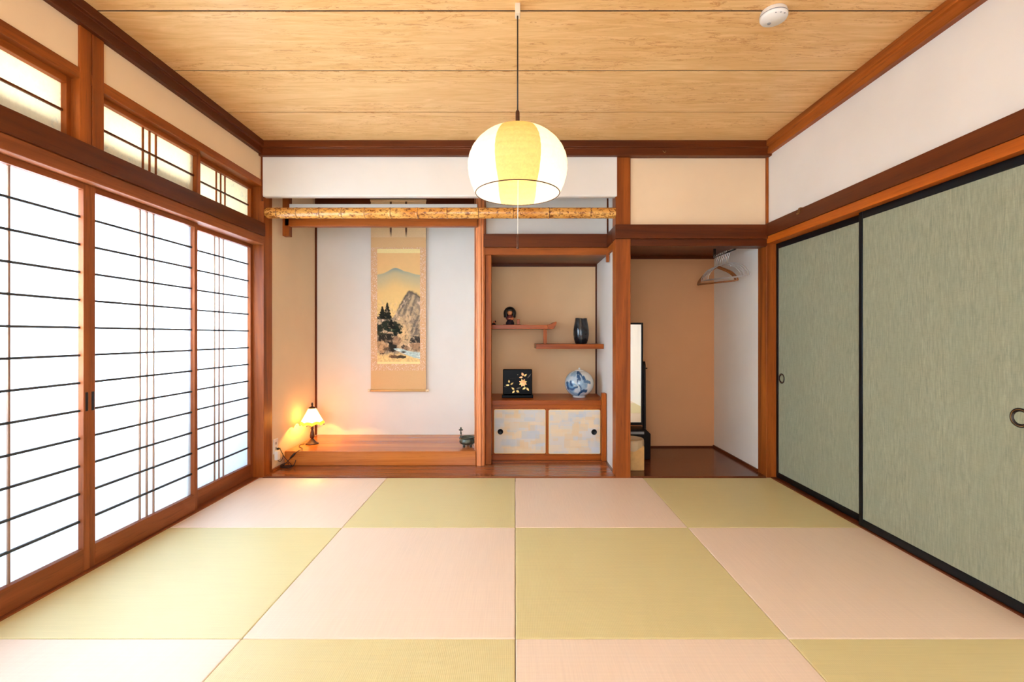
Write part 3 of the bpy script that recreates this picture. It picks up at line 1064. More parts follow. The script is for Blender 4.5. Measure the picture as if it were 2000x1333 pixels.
def s2l(c):
    c = c / 255.0
    return np.where(c <= 0.04045, c / 12.92, ((c + 0.055) / 1.055) ** 2.4)


# hanging scroll
SY = YB - 0.034
hs = thing('hanging_scroll', (-1.085, YB - 0.03, 2.33), 'hanging scroll with an ink landscape of mountain, cliff and stream', 'hanging scroll')
k = 4.376 / FPX
fx = lambda px: (px - CX) * k
fz = lambda py: CAMZ - (py - CY) * k
X0, X1 = fx(724.5), fx(832.0)
B(X0, X1, SY - 0.002, SY, fz(762), fz(392)).build('mount_cloth', 'cloth_tan', hs)
B(X0, X1, SY - 0.0028, SY - 0.002, fz(464), fz(392)).build('top_panel', 'cloth_pale', hs)
B(X0, X1, SY - 0.0028, SY - 0.002, fz(724), fz(484)).build('brocade_border', 'brocade', hs)
for a, b in ((495, 486.5), (711.5, 707)):
    B(fx(737), fx(820.5), SY - 0.0036, SY - 0.0028, fz(a), fz(b)).build('silk_strip', 'silkcream', hs)
nu, nv = 150, 372
uu, vv = np.meshgrid(np.linspace(0, 1, nu), np.linspace(0, 1, nv))
pc = s2l(paint_scroll(uu, vv))
PX0, PX1, PZ0, PZ1 = fx(737), fx(820.5), fz(495), fz(707)
vs = [(PX0 + (PX1 - PX0) * i / (nu - 1), SY - 0.0034, PZ0 + (PZ1 - PZ0) * j / (nv - 1)) for j in range(nv) for i in range(nu)]
fs = [(j * nu + i, (j + 1) * nu + i, (j + 1) * nu + i + 1, j * nu + i + 1) for j in range(nv - 1) for i in range(nu - 1)]
cols = [tuple(q) + (1.0,) for q in pc.reshape(-1, 3).tolist()]
MB().add(vs, fs, 0, cols).build('ink_painting', 'painting', hs)
for px in (763.5, 793.5):
    mb = MB()
    x = fx(px)
    mb.prism([(x - 0.009, fz(450)), (x - 0.009, fz(394)), (x + 0.009, fz(394)), (x + 0.009, fz(450)), (x + 0.0045, fz(464)), (x - 0.001, fz(452)), (x - 0.005, fz(464))], 'y', SY - 0.006, SY - 0.0045)
    mb.build('ribbon', 'tassel', hs)
MB().lathe([(0.001, X0 - 0.004), (0.011, X0 - 0.003), (0.011, X1 + 0.003), (0.001, X1 + 0.004)], c=(0, SY - 0.008, fz(392)), n=16, axis='x').build('top_rod', 'cloth_pale', hs)
MB().lathe([(0.001, X0 - 0.001), (0.011, X0), (0.011, X1), (0.001, X1 + 0.001)], c=(0, SY - 0.009, fz(763)), n=20, axis='x').build('bottom_rod', 'rod', hs)
for s, x in ((-1, X0), (1, X1)):
    MB().lathe([(0.0125, x + s * 0.0005), (0.0125, x + s * 0.022), (0.010, x + s * 0.026), (0.001, x + s * 0.027)][::(1 if s > 0 else -1)], c=(0, SY - 0.009, fz(763)), n=20, axis='x').build('rod_knob', 'ivory', hs)
MB().tube([(fx(750), SY - 0.008, fz(391)), (fx(778), SY - 0.010, fz(384)), (fx(806), SY - 0.008, fz(391))], 0.0018, 6).build('hanging_cord', 'tassel', hs)

# ------------------------------------------------------------------ table lamp on the platform
TX, TY, TZ = -1.738, 4.03, 0.127
tl = thing('table_lamp', (TX, TY, TZ), 'small lit table lamp with scalloped glass shade in the alcove corner', 'lamp')
MB().lathe([(0.053, 0), (0.055, 0.004), (0.050, 0.009), (0.036, 0.016), (0.024, 0.030), (0.014, 0.042), (0.012, 0.050)], c=(TX, TY, TZ), n=40,
           mod=lambda r, z, t, j: (r * (1 + 0.03 * math.cos(8 * t)), z)).build('base', 'lampbronze', tl)
MB().lathe([(0.012, 0.048), (0.017, 0.056), (0.019, 0.072), (0.016, 0.095), (0.011, 0.115), (0.009, 0.128), (0.014, 0.134), (0.009, 0.141), (0.009, 0.175), (0.012, 0.180), (0.012, 0.200), (0.008, 0.205)], c=(TX, TY, TZ), n=32).build('stem', 'lampbronze', tl)
prof = []
for j in range(13):
    q = j / 12
    prof.append((0.100 - 0.070 * q ** 0.92, 0.172 + 0.135 * q))


def shmod(r, z, t, j):
    f = 1 - j / 12
    cc = abs(math.cos(4 * t))
    return r * (1 + 0.035 * f * (cc - 0.5)), z - (0.016 * f ** 3 * (0.4 - cc))


sm = MB().lathe(prof, c=(TX, TY, TZ), n=64, mod=shmod, cap=False)
for i in range(64 * 2):
    sm.m[i] = 1
sh = sm.build('shade', ['shadeglass', 'shadeedge'], tl)
for i in range(8):
    t = 2 * PI * i / 8
    rr = [(0.030 + 0.070 * (1 - q) ** 1.0) * 1.012 for q in (1, 0.75, 0.5, 0.25, 0.0)]
    pts = [(TX + (0.0305 + 0.0705 * f) * math.cos(t), TY + (0.0305 + 0.0705 * f) * math.sin(t), TZ + 0.307 - 0.139 * f) for f in (0, 0.25, 0.5, 0.75, 1.0)]
    MB().tube(pts, 0.0007, 5).build('shade_rib', 'lampbronze', sh)
    MB().ellipsoid((pts[-1][0], pts[-1][1], pts[-1][2]), (0.005, 0.005, 0.004), 10, 6).build('shade_bead', 'lampbronze', sh)
MB().lathe([(0.031, 0.304), (0.032, 0.309), (0.020, 0.316), (0.008, 0.320), (0.006, 0.330), (0.009, 0.338), (0.006, 0.350), (0.001, 0.356)], c=(TX, TY, TZ), n=24).build('finial', 'lampbronze', tl)
MB().ellipsoid((TX, TY, TZ + 0.238), (0.014, 0.014, 0.024), 14, 10).build('bulb', 'bulb', tl)
l2 = bpy.data.lights.new('table_lamp_light', 'POINT')
l2.energy = 14.0
l2.color = (1.0, 0.48, 0.09)
l2.shadow_soft_size = 0.012
lo = bpy.data.objects.new('table_lamp_light', l2)
COL.objects.link(lo)
lo.location = (TX, TY, TZ + 0.205)

# lamp cord with switch, hanging over the platform edge to the outlet
ex = thing('lamp_cord', (-1.80, 3.74, 0.012), 'dark lamp cord tangled at the platform corner, with switch and plug', 'cord')


def bez(P, n=10):
    """Catmull-Rom through points"""
    P = [Vector(p) for p in P]
    out = []
    Q = [P[0]] + P + [P[-1]]
    for i in range(1, len(Q) - 2):
        a, b, c, d = Q[i - 1], Q[i], Q[i + 1], Q[i + 2]
        for k in range(n):
            t = k / n
            out.append(0.5 * ((2 * b) + (c - a) * t + (2 * a - 5 * b + 4 * c - d) * t * t + (3 * b - a - 3 * c + d) * t ** 3))
    out.append(P[-1])
    return out


MB().tube(bez([(TX - 0.062, TY - 0.012, 0.1305), (TX - 0.078, TY - 0.055, 0.131), (TX - 0.055, TY - 0.12, 0.131), (TX - 0.010, TY - 0.17, 0.132), (TX + 0.020, TY - 0.235, 0.133), (TX + 0.008, 3.764, 0.134), (TX - 0.02, 3.755, 0.112)]), 0.0026, 7).build('upper_cable', 'cable', ex)
MB().tube([(TX - 0.018, 3.756, 0.116), (TX - 0.022, 3.755, 0.111), (TX - 0.050, 3.751, 0.081), (TX - 0.055, 3.750, 0.076)], [0.004, 0.008, 0.008, 0.004], 10).build('cord_switch', 'cable', ex)
MB().tube(bez([(TX - 0.052, 3.750, 0.078), (TX - 0.085, 3.742, 0.040), (TX - 0.115, 3.72, 0.017), (-1.80, 3.70, 0.015), (-1.76, 3.715, 0.018), (-1.775, 3.745, 0.02), (-1.82, 3.735, 0.022), (-1.842, 3.705, 0.02), (-1.80, 3.685, 0.024), (-1.77, 3.72, 0.028), (-1.805, 3.745, 0.05), (-1.835, 3.74, 0.09), (-1.845, 3.71, 0.145), (-1.842, 3.685, 0.170)]), 0.0026, 7).build('lower_cable', 'cable', ex)
MB().tube(bez([(-1.75, 3.755, 0.06), (-1.765, 3.745, 0.02), (-1.80, 3.725, 0.018), (-1.835, 3.70, 0.019), (-1.852, 3.72, 0.03), (-1.82, 3.745, 0.04), (-1.79, 3.73, 0.032)]), 0.0026, 7).build('cable_loop', 'cable', ex)
MB().tube([(-1.849, 3.662, 0.172), (-1.846, 3.672, 0.172), (-1.842, 3.690, 0.171)], [0.009, 0.009, 0.004], 8).build('plug', 'cable', ex)

ol = thing('wall_outlet', (-1.87, 3.665, 0.19), 'small white wall outlet beside the corner pillar', 'outlet')
B(-1.870, -1.863, 3.632, 3.702, 0.135, 0.25).build('plate', 'white', ol, bevel=0.003)
for z in (0.165, 0.205):
    B(-1.8635, -1.862, 3.658, 3.676, z, z + 0.02).build('socket', 'greyplastic', ol)
ch = thing('charger_block', (-1.86, 3.655, 0.12), 'white charger block plugged in below the lamp plug', 'charger')
B(-1.862, -1.835, 3.636, 3.680, 0.088, 0.158).build('body', 'white', ch, bevel=0.005)
MB().tube(bez([(-1.848, 3.66, 0.088), (-1.838, 3.675, 0.068), (-1.83, 3.70, 0.085), (-1.832, 3.715, 0.12)]), 0.0022, 6).build('cable', 'cable', ch)

# ------------------------------------------------------------------ incense burner
IX, IY, IZ = -0.398, 3.935, 0.127
ib = thing('incense_burner', (IX, IY, IZ), 'bronze three-footed incense burner with upright leaf handle near the log pillar', 'incense burner')
MB().lathe([(0.020, 0.020), (0.045, 0.020), (0.062, 0.030), (0.068, 0.045), (0.064, 0.058), (0.055, 0.066), (0.057, 0.073), (0.066, 0.078), (0.066, 0.082), (0.058, 0.081), (0.050, 0.070), (0.048, 0.045), (0.02, 0.036), (0.0005, 0.035)], c=(IX, IY, IZ), n=40).build('bowl', 'bronze', ib)
for a in (-2.2, -0.7, 1.57):
    x, y = IX + 0.042 * math.cos(a), IY + 0.042 * math.sin(a)
    MB().lathe([(0.008, 0.0), (0.011, 0.004), (0.009, 0.014), (0.016, 0.030)], c=(x, y, IZ), n=12).build('foot', 'bronze', ib)
hx = IX - 0.055
MB().tube(bez([(hx - 0.004, IY, IZ + 0.05), (hx - 0.010, IY, IZ + 0.075), (hx + 0.001, IY, IZ + 0.095), (hx, IY, IZ + 0.115), (hx - 0.001, IY, IZ + 0.135)]), [0.004] * 25 + [0.007] * 8 + [0.005] * 8, 10).build('handle_stem', 'bronze', ib)
lf = MB()
lf.ellipsoid((hx, IY, IZ + 0.148), (0.008, 0.004, 0.015), 12, 8)
for s in (-1, 1):
    lf.ellipsoid((hx + s * 0.009, IY, IZ + 0.139), (0.009, 0.004, 0.007), 12, 8)
lf.build('leaf_finial', 'bronze', ib)

# ------------------------------------------------------------------ shelf recess : cabinet, shelves
cb = thing('alcove_cabinet', (0.26, 3.94, 0.011), 'low built-in cabinet with leaf-patterned sliding doors in the shelf recess', 'cabinet')
YC = 3.94
B(-0.222, 0.762, YC, YB - 0.002, 0.472, 0.512).build('counter_top', 'shelf_x', cb, bevel=0.003)
B(-0.222, 0.722, YC + 0.012, YB - 0.002, 0.445, 0.472).build('upper_rail', 'shelf_x', cb, bevel=0.002)
B(-0.222, 0.722, YC - 0.002, YB - 0.002, 0.011, 0.052).build('lower_rail', 'shelf_x', cb, bevel=0.002)
B(0.722, 0.760, YC - 0.03, YC + 0.03, 0.011, 0.575).build('end_post', 'shelf_z', cb, bevel=0.003)
B(-0.222, -0.196, YC + 0.012, YC + 0.05, 0.052, 0.445).build('side_post', 'shelf_z', cb, bevel=0.002)
B(-0.21, 0.72, YC + 0.05, YC + 0.055, 0.052, 0.445).build('inner_board', 'dark_x', cb)


def rrect(x0, x1, z0, z1, r, n=6):
    pts = []
    for cx_, cz_, a0 in ((x1 - r, z1 - r, 0), (x0 + r, z1 - r, 90), (x0 + r, z0 + r, 180), (x1 - r, z0 + r, 270)):
        for i in range(n + 1):
            a = math.radians(a0 + 90 * i / n)
            pts.append((cx_ + r * math.cos(a), cz_ + r * math.sin(a)))
    return pts


for (x0, x1, yf, hx_, lab) in ((-0.198, 0.275, YC + 0.026, -0.124, 'left sliding door with round black pull'), (0.262, 0.722, YC + 0.012, 0.664, 'right sliding door with round black pull')):
    dr = B(x0, x1, yf + 0.002, yf + 0.012, 0.052, 0.445).build('sliding_door', 'shelf_z', cb, bevel=0.001, label=lab)
    px0, px1 = (-0.178, 0.258) if x0 < 0 else (0.282, 0.716)
    rs = np.random.RandomState(11 if x0 < 0 else 23)
    gw, gh = 120, 96
    im = np.zeros((gh, gw, 3)) + np.array([213, 206, 196.0])
    for q in range(85):
        wq, hq = rs.randint(10, 44), rs.randint(7, 20)
        a0_, b0_ = rs.randint(-6, gw), rs.randint(-4, gh)
        cq = np.array([[222, 196, 156], [200, 206, 210], [214, 206, 192], [188, 198, 206], [228, 208, 174]][rs.randint(5)], float)
        sl = im[max(0, b0_):b0_ + hq, max(0, a0_):a0_ + wq]
        sl += (cq - sl) * (0.35 + 0.4 * rs.rand())
    im = s2l(im)
    MB().prism(rrect(px0, px1, 0.060, 0.432, 0.012), 'y', yf, yf + 0.004).build('panel_border', 'silkcream', dr)
    gx, gz = np.linspace(px0 + 0.004, px1 - 0.004, gw), np.linspace(0.064, 0.428, gh)
    vs = [(float(gx[a]), yf - 0.001, float(gz[b])) for b in range(gh) for a in range(gw)]
    fs = [(b * gw + a, b * gw + a + 1, (b + 1) * gw + a + 1, (b + 1) * gw + a) for b in range(gh - 1) for a in range(gw - 1)]
    MB().add(vs, fs, 0, [tuple(q) + (1.0,) for q in im.reshape(-1, 3).tolist()]).build('leaf_panel', 'painting', dr)
    MB().lathe([(0.001, -0.001), (0.016, -0.001), (0.019, -0.003), (0.022, -0.004), (0.0235, -0.002), (0.024, 0.001)], c=(hx_, yf - 0.001, 0.244), n=32, axis='y', cap=False).build('door_pull', 'black', dr)

us = thing('upper_shelf', (-0.22, 4.04, 1.12), 'higher staggered shelf with curled right end', 'shelf')
B(-0.222, 0.318, 4.045, YB - 0.002, 1.1115, 1.147).build('board', 'shelf_x', us, bevel=0.002)
fu = MB()
# curled end moulding along the right edge (fude-gaeshi)
fu.prism([(0.270, 1.147), (0.285, 1.118), (0.315, 1.110), (0.338, 1.116), (0.345, 1.130), (0.352, 1.150), (0.358, 1.166), (0.352, 1.176), (0.340, 1.172), (0.330, 1.163), (0.318, 1.160), (0.304, 1.154), (0.288, 1.149)], 'y', 4.038, YB - 0.002)
fu.build('curled_end', 'shelf_y', us, bevel=0.003)
B(0.246, 0.277, 4.09, 4.12, 0.982, 1.1115).build('strut', 'post_z', us, bevel=0.002)

lsf = thing('lower_shelf', (0.47, 4.04, 0.96), 'lower staggered shelf carrying the black vase', 'shelf')
B(0.180, 0.762, 4.04, YB - 0.002, 0.940, 0.982).build('board', 'shelf_x', lsf, bevel=0.003)

# black vase
VX, VY, VZ = 0.586, 4.18, 0.982
vb = thing('black_vase', (VX, VY, VZ), 'glossy black shouldered vase on the lower staggered shelf', 'vase')
MB().lathe([(0.045, 0.0), (0.050, 0.003), (0.055, 0.015), (0.064, 0.045), (0.069, 0.085), (0.068, 0.120), (0.063, 0.160), (0.056, 0.195), (0.0525, 0.220), (0.0515, 0.226), (0.0485, 0.224), (0.050, 0.195), (0.045, 0.10), (0.0005, 0.02)], c=(VX, VY, VZ), n=64,
           mod=lambda r, z, t, j: (r * (1 + 0.012 * math.sin(3 * t + 9 * z)), z + (0.0035 * math.sin(2 * t + 0.6) if z > 0.2 else 0))).build('body', 'vase', vb)


# painted porcelain jar
def jar_paint(th, z):
    """th angle (front = -pi/2), z 0..0.24"""
    a = th + PI / 2
    if a > PI:
        a -= 2 * PI
    u = math.sin(a) if abs(a) < PI / 2 else 5.0
    v = z / 0.238
    P2 = lambda X, Y: ((X - 695) / 458.0, (1100 - Y) / 870.0)
    n_ = float(fbm(np.array(a * 5 + 20.0), np.array(v * 8 + 5.0), 40))
    n2 = float(fbm(np.array(a * 14 + 20.0), np.array(v * 18 + 5.0), 50))
    c = np.array([216, 220, 216.0])
    blue, deep, pale = np.array([92, 136, 172.0]), np.array([24, 62, 104.0]), np.array([150, 184, 208.0])

    def mixx(col, k):
        nonlocal c
        k = min(1, max(0, k))
        c = c * (1 - k) + col * k
    edge = 0.10 + 0.30 * math.sin(v * 5.0) + 0.15 * (n_ - 0.5)
    if u < edge + 0.15:
        mixx(pale, min(1, (edge + 0.15 - u) * 5) * (0.35 + 0.9 * (n_ - 0.35)))

    def stroke(pts, wd, col, k):
        best = 9
        Q = [P2(*p) for p in pts]
        for p, q in zip(Q[:-1], Q[1:]):
            dx, dy = q[0] - p[0], q[1] - p[1]
            t = min(1, max(0, ((u - p[0]) * dx + (v - p[1]) * dy) / (dx * dx + dy * dy)))
            best = min(best, math.hypot(u - p[0] - t * dx, v - p[1] - t * dy))
        e = wd * (0.6 + 0.9 * n2)
        if best < e * 1.4:
            mixx(col, k * min(1, (e * 1.4 - best) / (e * 0.6)))
    if u < 4:
        stroke([(640, 560), (700, 560), (800, 540), (840, 600)], 0.13, blue, .45)
        stroke([(700, 760), (760, 700), (840, 690)], 0.10, blue, .45)
        stroke([(330, 700), (400, 730), (440, 760)], 0.10, blue, .85)
        stroke([(350, 330), (430, 300), (460, 350)], 0.08, blue, .45)
        stroke([(510, 250), (600, 300), (700, 340), (740, 390)], 0.045, deep, .8)
        stroke([(540, 290), (560, 320), (540, 260)], 0.04, deep, .7)
        stroke([(570, 400), (640, 410), (620, 470), (660, 480)], 0.055, deep, .85)
        stroke([(770, 460), (800, 440), (830, 490)], 0.05, deep, .85)
        stroke([(800, 560), (880, 560), (990, 600)], 0.045, (deep + blue) / 2, .8)
        stroke([(580, 500), (590, 610), (650, 690), (690, 760), (690, 860)], 0.028, deep, .85)
        stroke([(900, 870), (800, 845), (720, 880), (650, 940), (590, 995)], 0.045, deep, .9)
        stroke([(290, 620), (295, 700), (300, 790)], 0.05, deep, .85)
        stroke([(380, 580), (390, 640), (420, 660)], 0.05, deep, .85)
        stroke([(300, 780), (380, 820), (450, 800), (500, 750), (580, 730)], 0.032, deep, .85)
        stroke([(460, 640), (520, 660), (560, 690)], 0.03, blue, .7)
        stroke([(330, 860), (430, 980), (560, 1000)], 0.07, blue, .55)
    elif n_ > 0.5:
        mixx(blue, (n_ - 0.5) * 3)
    if v < 0.055:
        c = np.array([212, 216, 218.0])
    l = s2l(c)
    return (float(l[0]), float(l[1]), float(l[2]), 1.0)


JX, JY, JZ = 0.566, 4.155, 0.512
jr = thing('porcelain_jar', (JX, JY, JZ), 'round blue and white porcelain jar on the cabinet counter', 'jar')
prof = [(0.055, 0.0), (0.0585, 0.002), (0.057, 0.012)]
for i in range(1, 71):
    t = -1.10 + (1.10 + 1.22) * i / 70
    prof.append((0.1265 * math.cos(t) ** 0.93, 0.1215 + 0.118 * math.sin(t)))
MB().lathe(prof, c=(JX, JY, JZ), n=150, col=jar_paint).build('body', 'porc', jr)
MB().lathe([(0.043, 0.230), (0.044, 0.233), (0.030, 0.240), (0.009, 0.244), (0.006, 0.247), (0.009, 0.253), (0.006, 0.259), (0.0005, 0.260)], c=(JX + 0.002, JY, JZ), n=32).build('lid', 'porcwhite', jr)


# lacquer box stood on end with gold flowers
QX, QY, QZ = 0.022, 4.13, 0.512
lb = thing('lacquer_panel', (QX, QY, QZ), 'black lacquer panel with gold flower inlay standing on the counter', 'lacquer box')
B(QX - 0.136, QX + 0.136, QY - 0.045, QY + 0.045, QZ, QZ + 0.026).build('stand', 'lacquer', lb, bevel=0.004)
B(QX - 0.128, QX + 0.128, QY - 0.018, QY + 0.030, QZ + 0.026, QZ + 0.248).build('panel', 'lacquer', lb, bevel=0.006)


def petal(mb, x, z, ang, L, W, y, mi=0, bend=0.0):
    a = math.radians(ang)
    ca, sa = math.cos(a), math.sin(a)
    pts = []
    nn = 8
    for i in range(nn + 1):
        t = i / nn
        pts.append((L * t, W * math.sin(PI * t ** 0.8) * 0.5))
    for i in range(nn - 1, 0, -1):
        t = i / nn
        pts.append((L * t, -W * math.sin(PI * t ** 0.8) * 0.5))
    vs = [(x + p[0] * ca - p[1] * sa, y - (0.0012 if 0 < k < nn else 0.0004), z + p[0] * sa + p[1] * ca) for k, p in enumerate(pts)]
    vb_ = [(v_[0], y + 0.001, v_[2]) for v_ in vs]
    m_ = len(vs)
    fs_ = [tuple(range(m_)), tuple(range(2 * m_ - 1, m_ - 1, -1))] + [(i, m_ + i, m_ + (i + 1) % m_, (i + 1) % m_) for i in range(m_)]
    mb.add(vs + vb_, fs_, mi)


kq = 4.11 / FPX / 16.66   # crop-pixel to metres (crop origin 970,710, scale 16.66)


def qx(a):
    return (970 + a / 16.66 - CX) * 4.112 / FPX


def qz(b):
    return CAMZ - (710 + b / 16.66 - CY) * 4.112 / FPX


yy = QY - 0.0185
PAIRS = [  # tail -> tip in crop pixels, width
    ((405, 640), (400, 535), 55, 0), ((450, 700), (548, 630), 50, 0), ((415, 710), (295, 715), 55, 0),
    ((575, 860), (480, 785), 60, 0), ((590, 895), (505, 970), 60, 0), ((640, 890), (740, 950), 75, 0),
    ((870, 410), (815, 300), 75, 1), ((890, 425), (985, 350), 60, 0), ((850, 450), (730, 465), 60, 1),
    ((950, 785), (840, 850), 60, 0), ((970, 790), (1055, 905), 65, 0),
    ((1000, 490), (1130, 330), 40, 2), ((640, 830), (800, 790), 50, 2), ((660, 370), (720, 375), 35, 2), ((230, 745), (330, 775), 25, 2),
]
gm = MB()
for (a, b, wd, mi) in PAIRS:
    x, z, x2, z2 = qx(a[0]), qz(a[1]), qx(b[0]), qz(b[1])
    petal(gm, x, z, math.degrees(math.atan2(z2 - z, x2 - x)), math.hypot(x2 - x, z2 - z), wd / 16.66 * 4.112 / FPX, yy, mi)
gm.build('gold_leaves', ['gold', 'pinkgold', 'dimgold'], lb)
fm_ = MB()
for i in range(8):
    petal(fm_, qx(860), qz(640), i * 45 + 22, 0.037, 0.020, yy - 0.0008, i % 2)
for i in range(6):
    petal(fm_, qx(860), qz(635), i * 60, 0.018, 0.014, yy - 0.0016, 1)
fm_.build('gold_flower', ['gold', 'pinkgold'], lb)
st = MB()
for pts in ([(860, 690), (960, 780), (1000, 820)], [(300, 770), (430, 740), (600, 880)], [(880, 560), (880, 430)], [(440, 505), (640, 515)]):
    MB().tube([(qx(a), yy, qz(b)) for a, b in pts], 0.0008, 5).build('stem', 'dimgold', lb)

# doll
DX, DY, DZ = -0.046, 4.17, 1.147
stnd = B(DX - 0.058, DX + 0.100, DY - 0.045, DY + 0.045, DZ, DZ + 0.005)
tag(stnd.build('display_board', 'dark_x', origin=(DX, DY, DZ), bevel=0.001), 'thin dark board under the doll on the higher shelf', 'display board')
dl = thing('wooden_doll', (DX, DY, DZ + 0.005), 'wooden doll with domed black hair and dark kimono on the higher shelf', 'doll')
z0 = DZ + 0.005
MB().lathe([(0.034, 0.0), (0.038, 0.004), (0.036, 0.018), (0.026, 0.036), (0.022, 0.044)], c=(DX, DY, z0), n=32, mod=lambda r, z, t, j: (r * (1 + 0.06 * math.cos(5 * t)), z)).build('skirt', 'kimono2', dl)
MB().lathe([(0.021, 0.040), (0.024, 0.050), (0.026, 0.066), (0.024, 0.078), (0.012, 0.086), (0.009, 0.09)], c=(DX, DY, z0), n=32).build('robe', 'kimono', dl)
for s in (-1, 1):
    MB().tube(bez([(DX + s * 0.022, DY - 0.004, z0 + 0.076), (DX + s * 0.027, DY - 0.012, z0 + 0.058), (DX + s * 0.014, DY - 0.028, z0 + 0.050)]), [0.008] * 11 + [0.0115] * 10, 10).build('sleeve', 'sash' if s > 0 else 'kimono', dl)
    MB().ellipsoid((DX + s * 0.008, DY - 0.031, z0 + 0.050), (0.0055, 0.004, 0.005), 12, 8).build('hand', 'skin', dl)
MB().lathe([(0.0245, 0.047), (0.027, 0.052), (0.0245, 0.058)], c=(DX, DY, z0), n=24, cap=False).build('sash', 'sash', dl)
hd = MB().ellipsoid((DX, DY - 0.004, z0 + 0.108), (0.024, 0.024, 0.027), 28, 18).build('head', 'skin', dl)
for s in (-1, 1):
    MB().ellipsoid((DX + s * 0.008, DY - 0.0268, z0 + 0.106), (0.0032, 0.0012, 0.0014), 10, 6).build('eye', 'hair', hd)
MB().ellipsoid((DX, DY - 0.0278, z0 + 0.100), (0.0018, 0.002, 0.003), 10, 6).build('nose', 'skin', hd)
MB().ellipsoid((DX, DY - 0.0255, z0 + 0.0925), (0.003, 0.001, 0.0012), 10, 6).build('mouth', 'kimono', hd)
# bobbed hair: dome over the head, open at the face
hr = MB()
vs, fs = [], []
NU, NV = 40, 20
for j in range(NV + 1):
    v_ = j / NV
    for i in range(NU + 1):
        t = math.radians(-90 + 34) + (2 * PI - math.radians(68)) * i / NU
        if v_ < 0.5:
            p = v_ / 0.5 * PI / 2
            r = 0.0465 * math.sin(p)
            z = 0.100 + 0.050 * math.cos(p)
        else:
            q = (v_ - 0.5) / 0.5
            r = 0.0465 - 0.004 * q
            z = 0.100 - 0.036 * q
        vs.append((DX + r * math.cos(t), DY + 0.8 * r * math.sin(t), z0 + z))
for j in range(NV):
    for i in range(NU):
        a = j * (NU + 1) + i
        fs.append((a, a + 1, a + NU + 2, a + NU + 1))
hr.add(vs, fs, 0, smooth=True)
# fringe
vs, fs = [], []
for j in range(9):
    p = j / 8 * 1.22
    r = 0.0465 * math.sin(p)
    z = 0.100 + 0.050 * math.cos(p)
    for i in range(13):
        t = math.radians(-90 - 36 + 72 * i / 12)
        vs.append((DX + r * math.cos(t), DY + 0.8 * r * math.sin(t), z0 + z))
for j in range(8):
    for i in range(12):
        a = j * 13 + i
        fs.append((a, a + 1, a + 14, a + 13))
hr.add(vs, fs, 0, smooth=True)
ho = hr.build('hair', 'hair', dl)
sm_ = ho.modifiers.new('thickness', 'SOLIDIFY')
sm_.thickness = 0.010
sm_.offset = -1

tg = B(DX + 0.062, DX + 0.088, DY - 0.03, DY - 0.02, DZ + 0.005, DZ + 0.052)
tag(tg.build('wooden_plaque', 'shelf_z', origin=(DX + 0.075, DY - 0.025, DZ + 0.005), bevel=0.003), 'tiny wooden name plaque beside the doll', 'plaque')
fg = thing('shelf_trinket', (-0.188, 4.13, 1.147), 'tiny dark trinket with a pale ball at the left end of the higher shelf', 'trinket')
MB().lathe([(0.018, 0.0), (0.020, 0.003), (0.016, 0.014), (0.008, 0.018)], c=(-0.188, 4.13, 1.147), n=20).build('base', 'iron', fg)
MB().ellipsoid((-0.184, 4.128, 1.172), (0.010, 0.010, 0.011), 16, 10).build('ball', 'sash', fg)
MB().ellipsoid((-0.174, 4.134, 1.178), (0.007, 0.007, 0.009), 16, 10).build('knob', 'iron', fg)

# ------------------------------------------------------------------ closet : mirror, bin, hangers
MXc, MY = 0.985, 4.03
ms = thing('standing_mirror', (MXc, MY, 0.010), 'tall black framed standing mirror half hidden behind the square pillar', 'mirror')
tilt = 0.0


def tilted(mb):
    mb.v = [(x, y + (z - 0.74) * tilt, z) for x, y, z in mb.v]
    return mb


xr, xl = 1.094, 0.880
tilted(B(xr - 0.016, xr, MY - 0.012, MY + 0.012, 0.29, 1.165)).build('frame_side', 'mirrorblack', ms, bevel=0.002)
tilted(B(xl, xl + 0.016, MY - 0.012, MY + 0.012, 0.29, 1.165)).build('frame_side', 'mirrorblack', ms, bevel=0.002)
tilted(B(xl + 0.016, xr - 0.016, MY - 0.012, MY + 0.012, 1.149, 1.165)).build('frame_top', 'mirrorblack', ms, bevel=0.002)
tilted(B(xl + 0.016, xr - 0.016, MY - 0.012, MY + 0.012, 0.29, 0.312)).build('frame_bottom', 'mirrorblack', ms, bevel=0.002)
tilted(B(xl + 0.014, xr - 0.014, MY - 0.005, MY + 0.006, 0.31, 1.151)).build('mirror_glass', 'mirror', ms)
for s in (1, -1):
    x0 = xr + 0.002 if s > 0 else xl - 0.022
    MB().prism([(MY - 0.022, 0.21), (MY + 0.022, 0.21), (MY + 0.016, 0.80), (MY + 0.005, 0.835), (MY - 0.012, 0.80)], 'x', x0, x0 + 0.020).build('support_post', 'mirrorblack', ms, bevel=0.002)
    MB().tube([(x0 + 0.008 + s * 0.010, MY - 0.004, 0.775), (x0 + 0.010 + s * 0.018, MY - 0.004, 0.775), (x0 + 0.010 + s * 0.024, MY - 0.004, 0.775)], [0.004, 0.004, 0.008], 10).build('tilt_knob', 'mirrorblack', ms)
bs = MB()
bs.prism([(0.845, 0.012), (1.142, 0.012), (1.142, 0.225), (1.105, 0.262), (0.862, 0.262), (0.845, 0.245)], 'y', MY - 0.07, MY + 0.09)
bs.build('base_box', 'mirrorblack', ms, bevel=0.004)
B(0.885, 1.085, MY - 0.075, MY - 0.069, 0.225, 0.245).build('drawer_plate', 'greyplastic', ms)

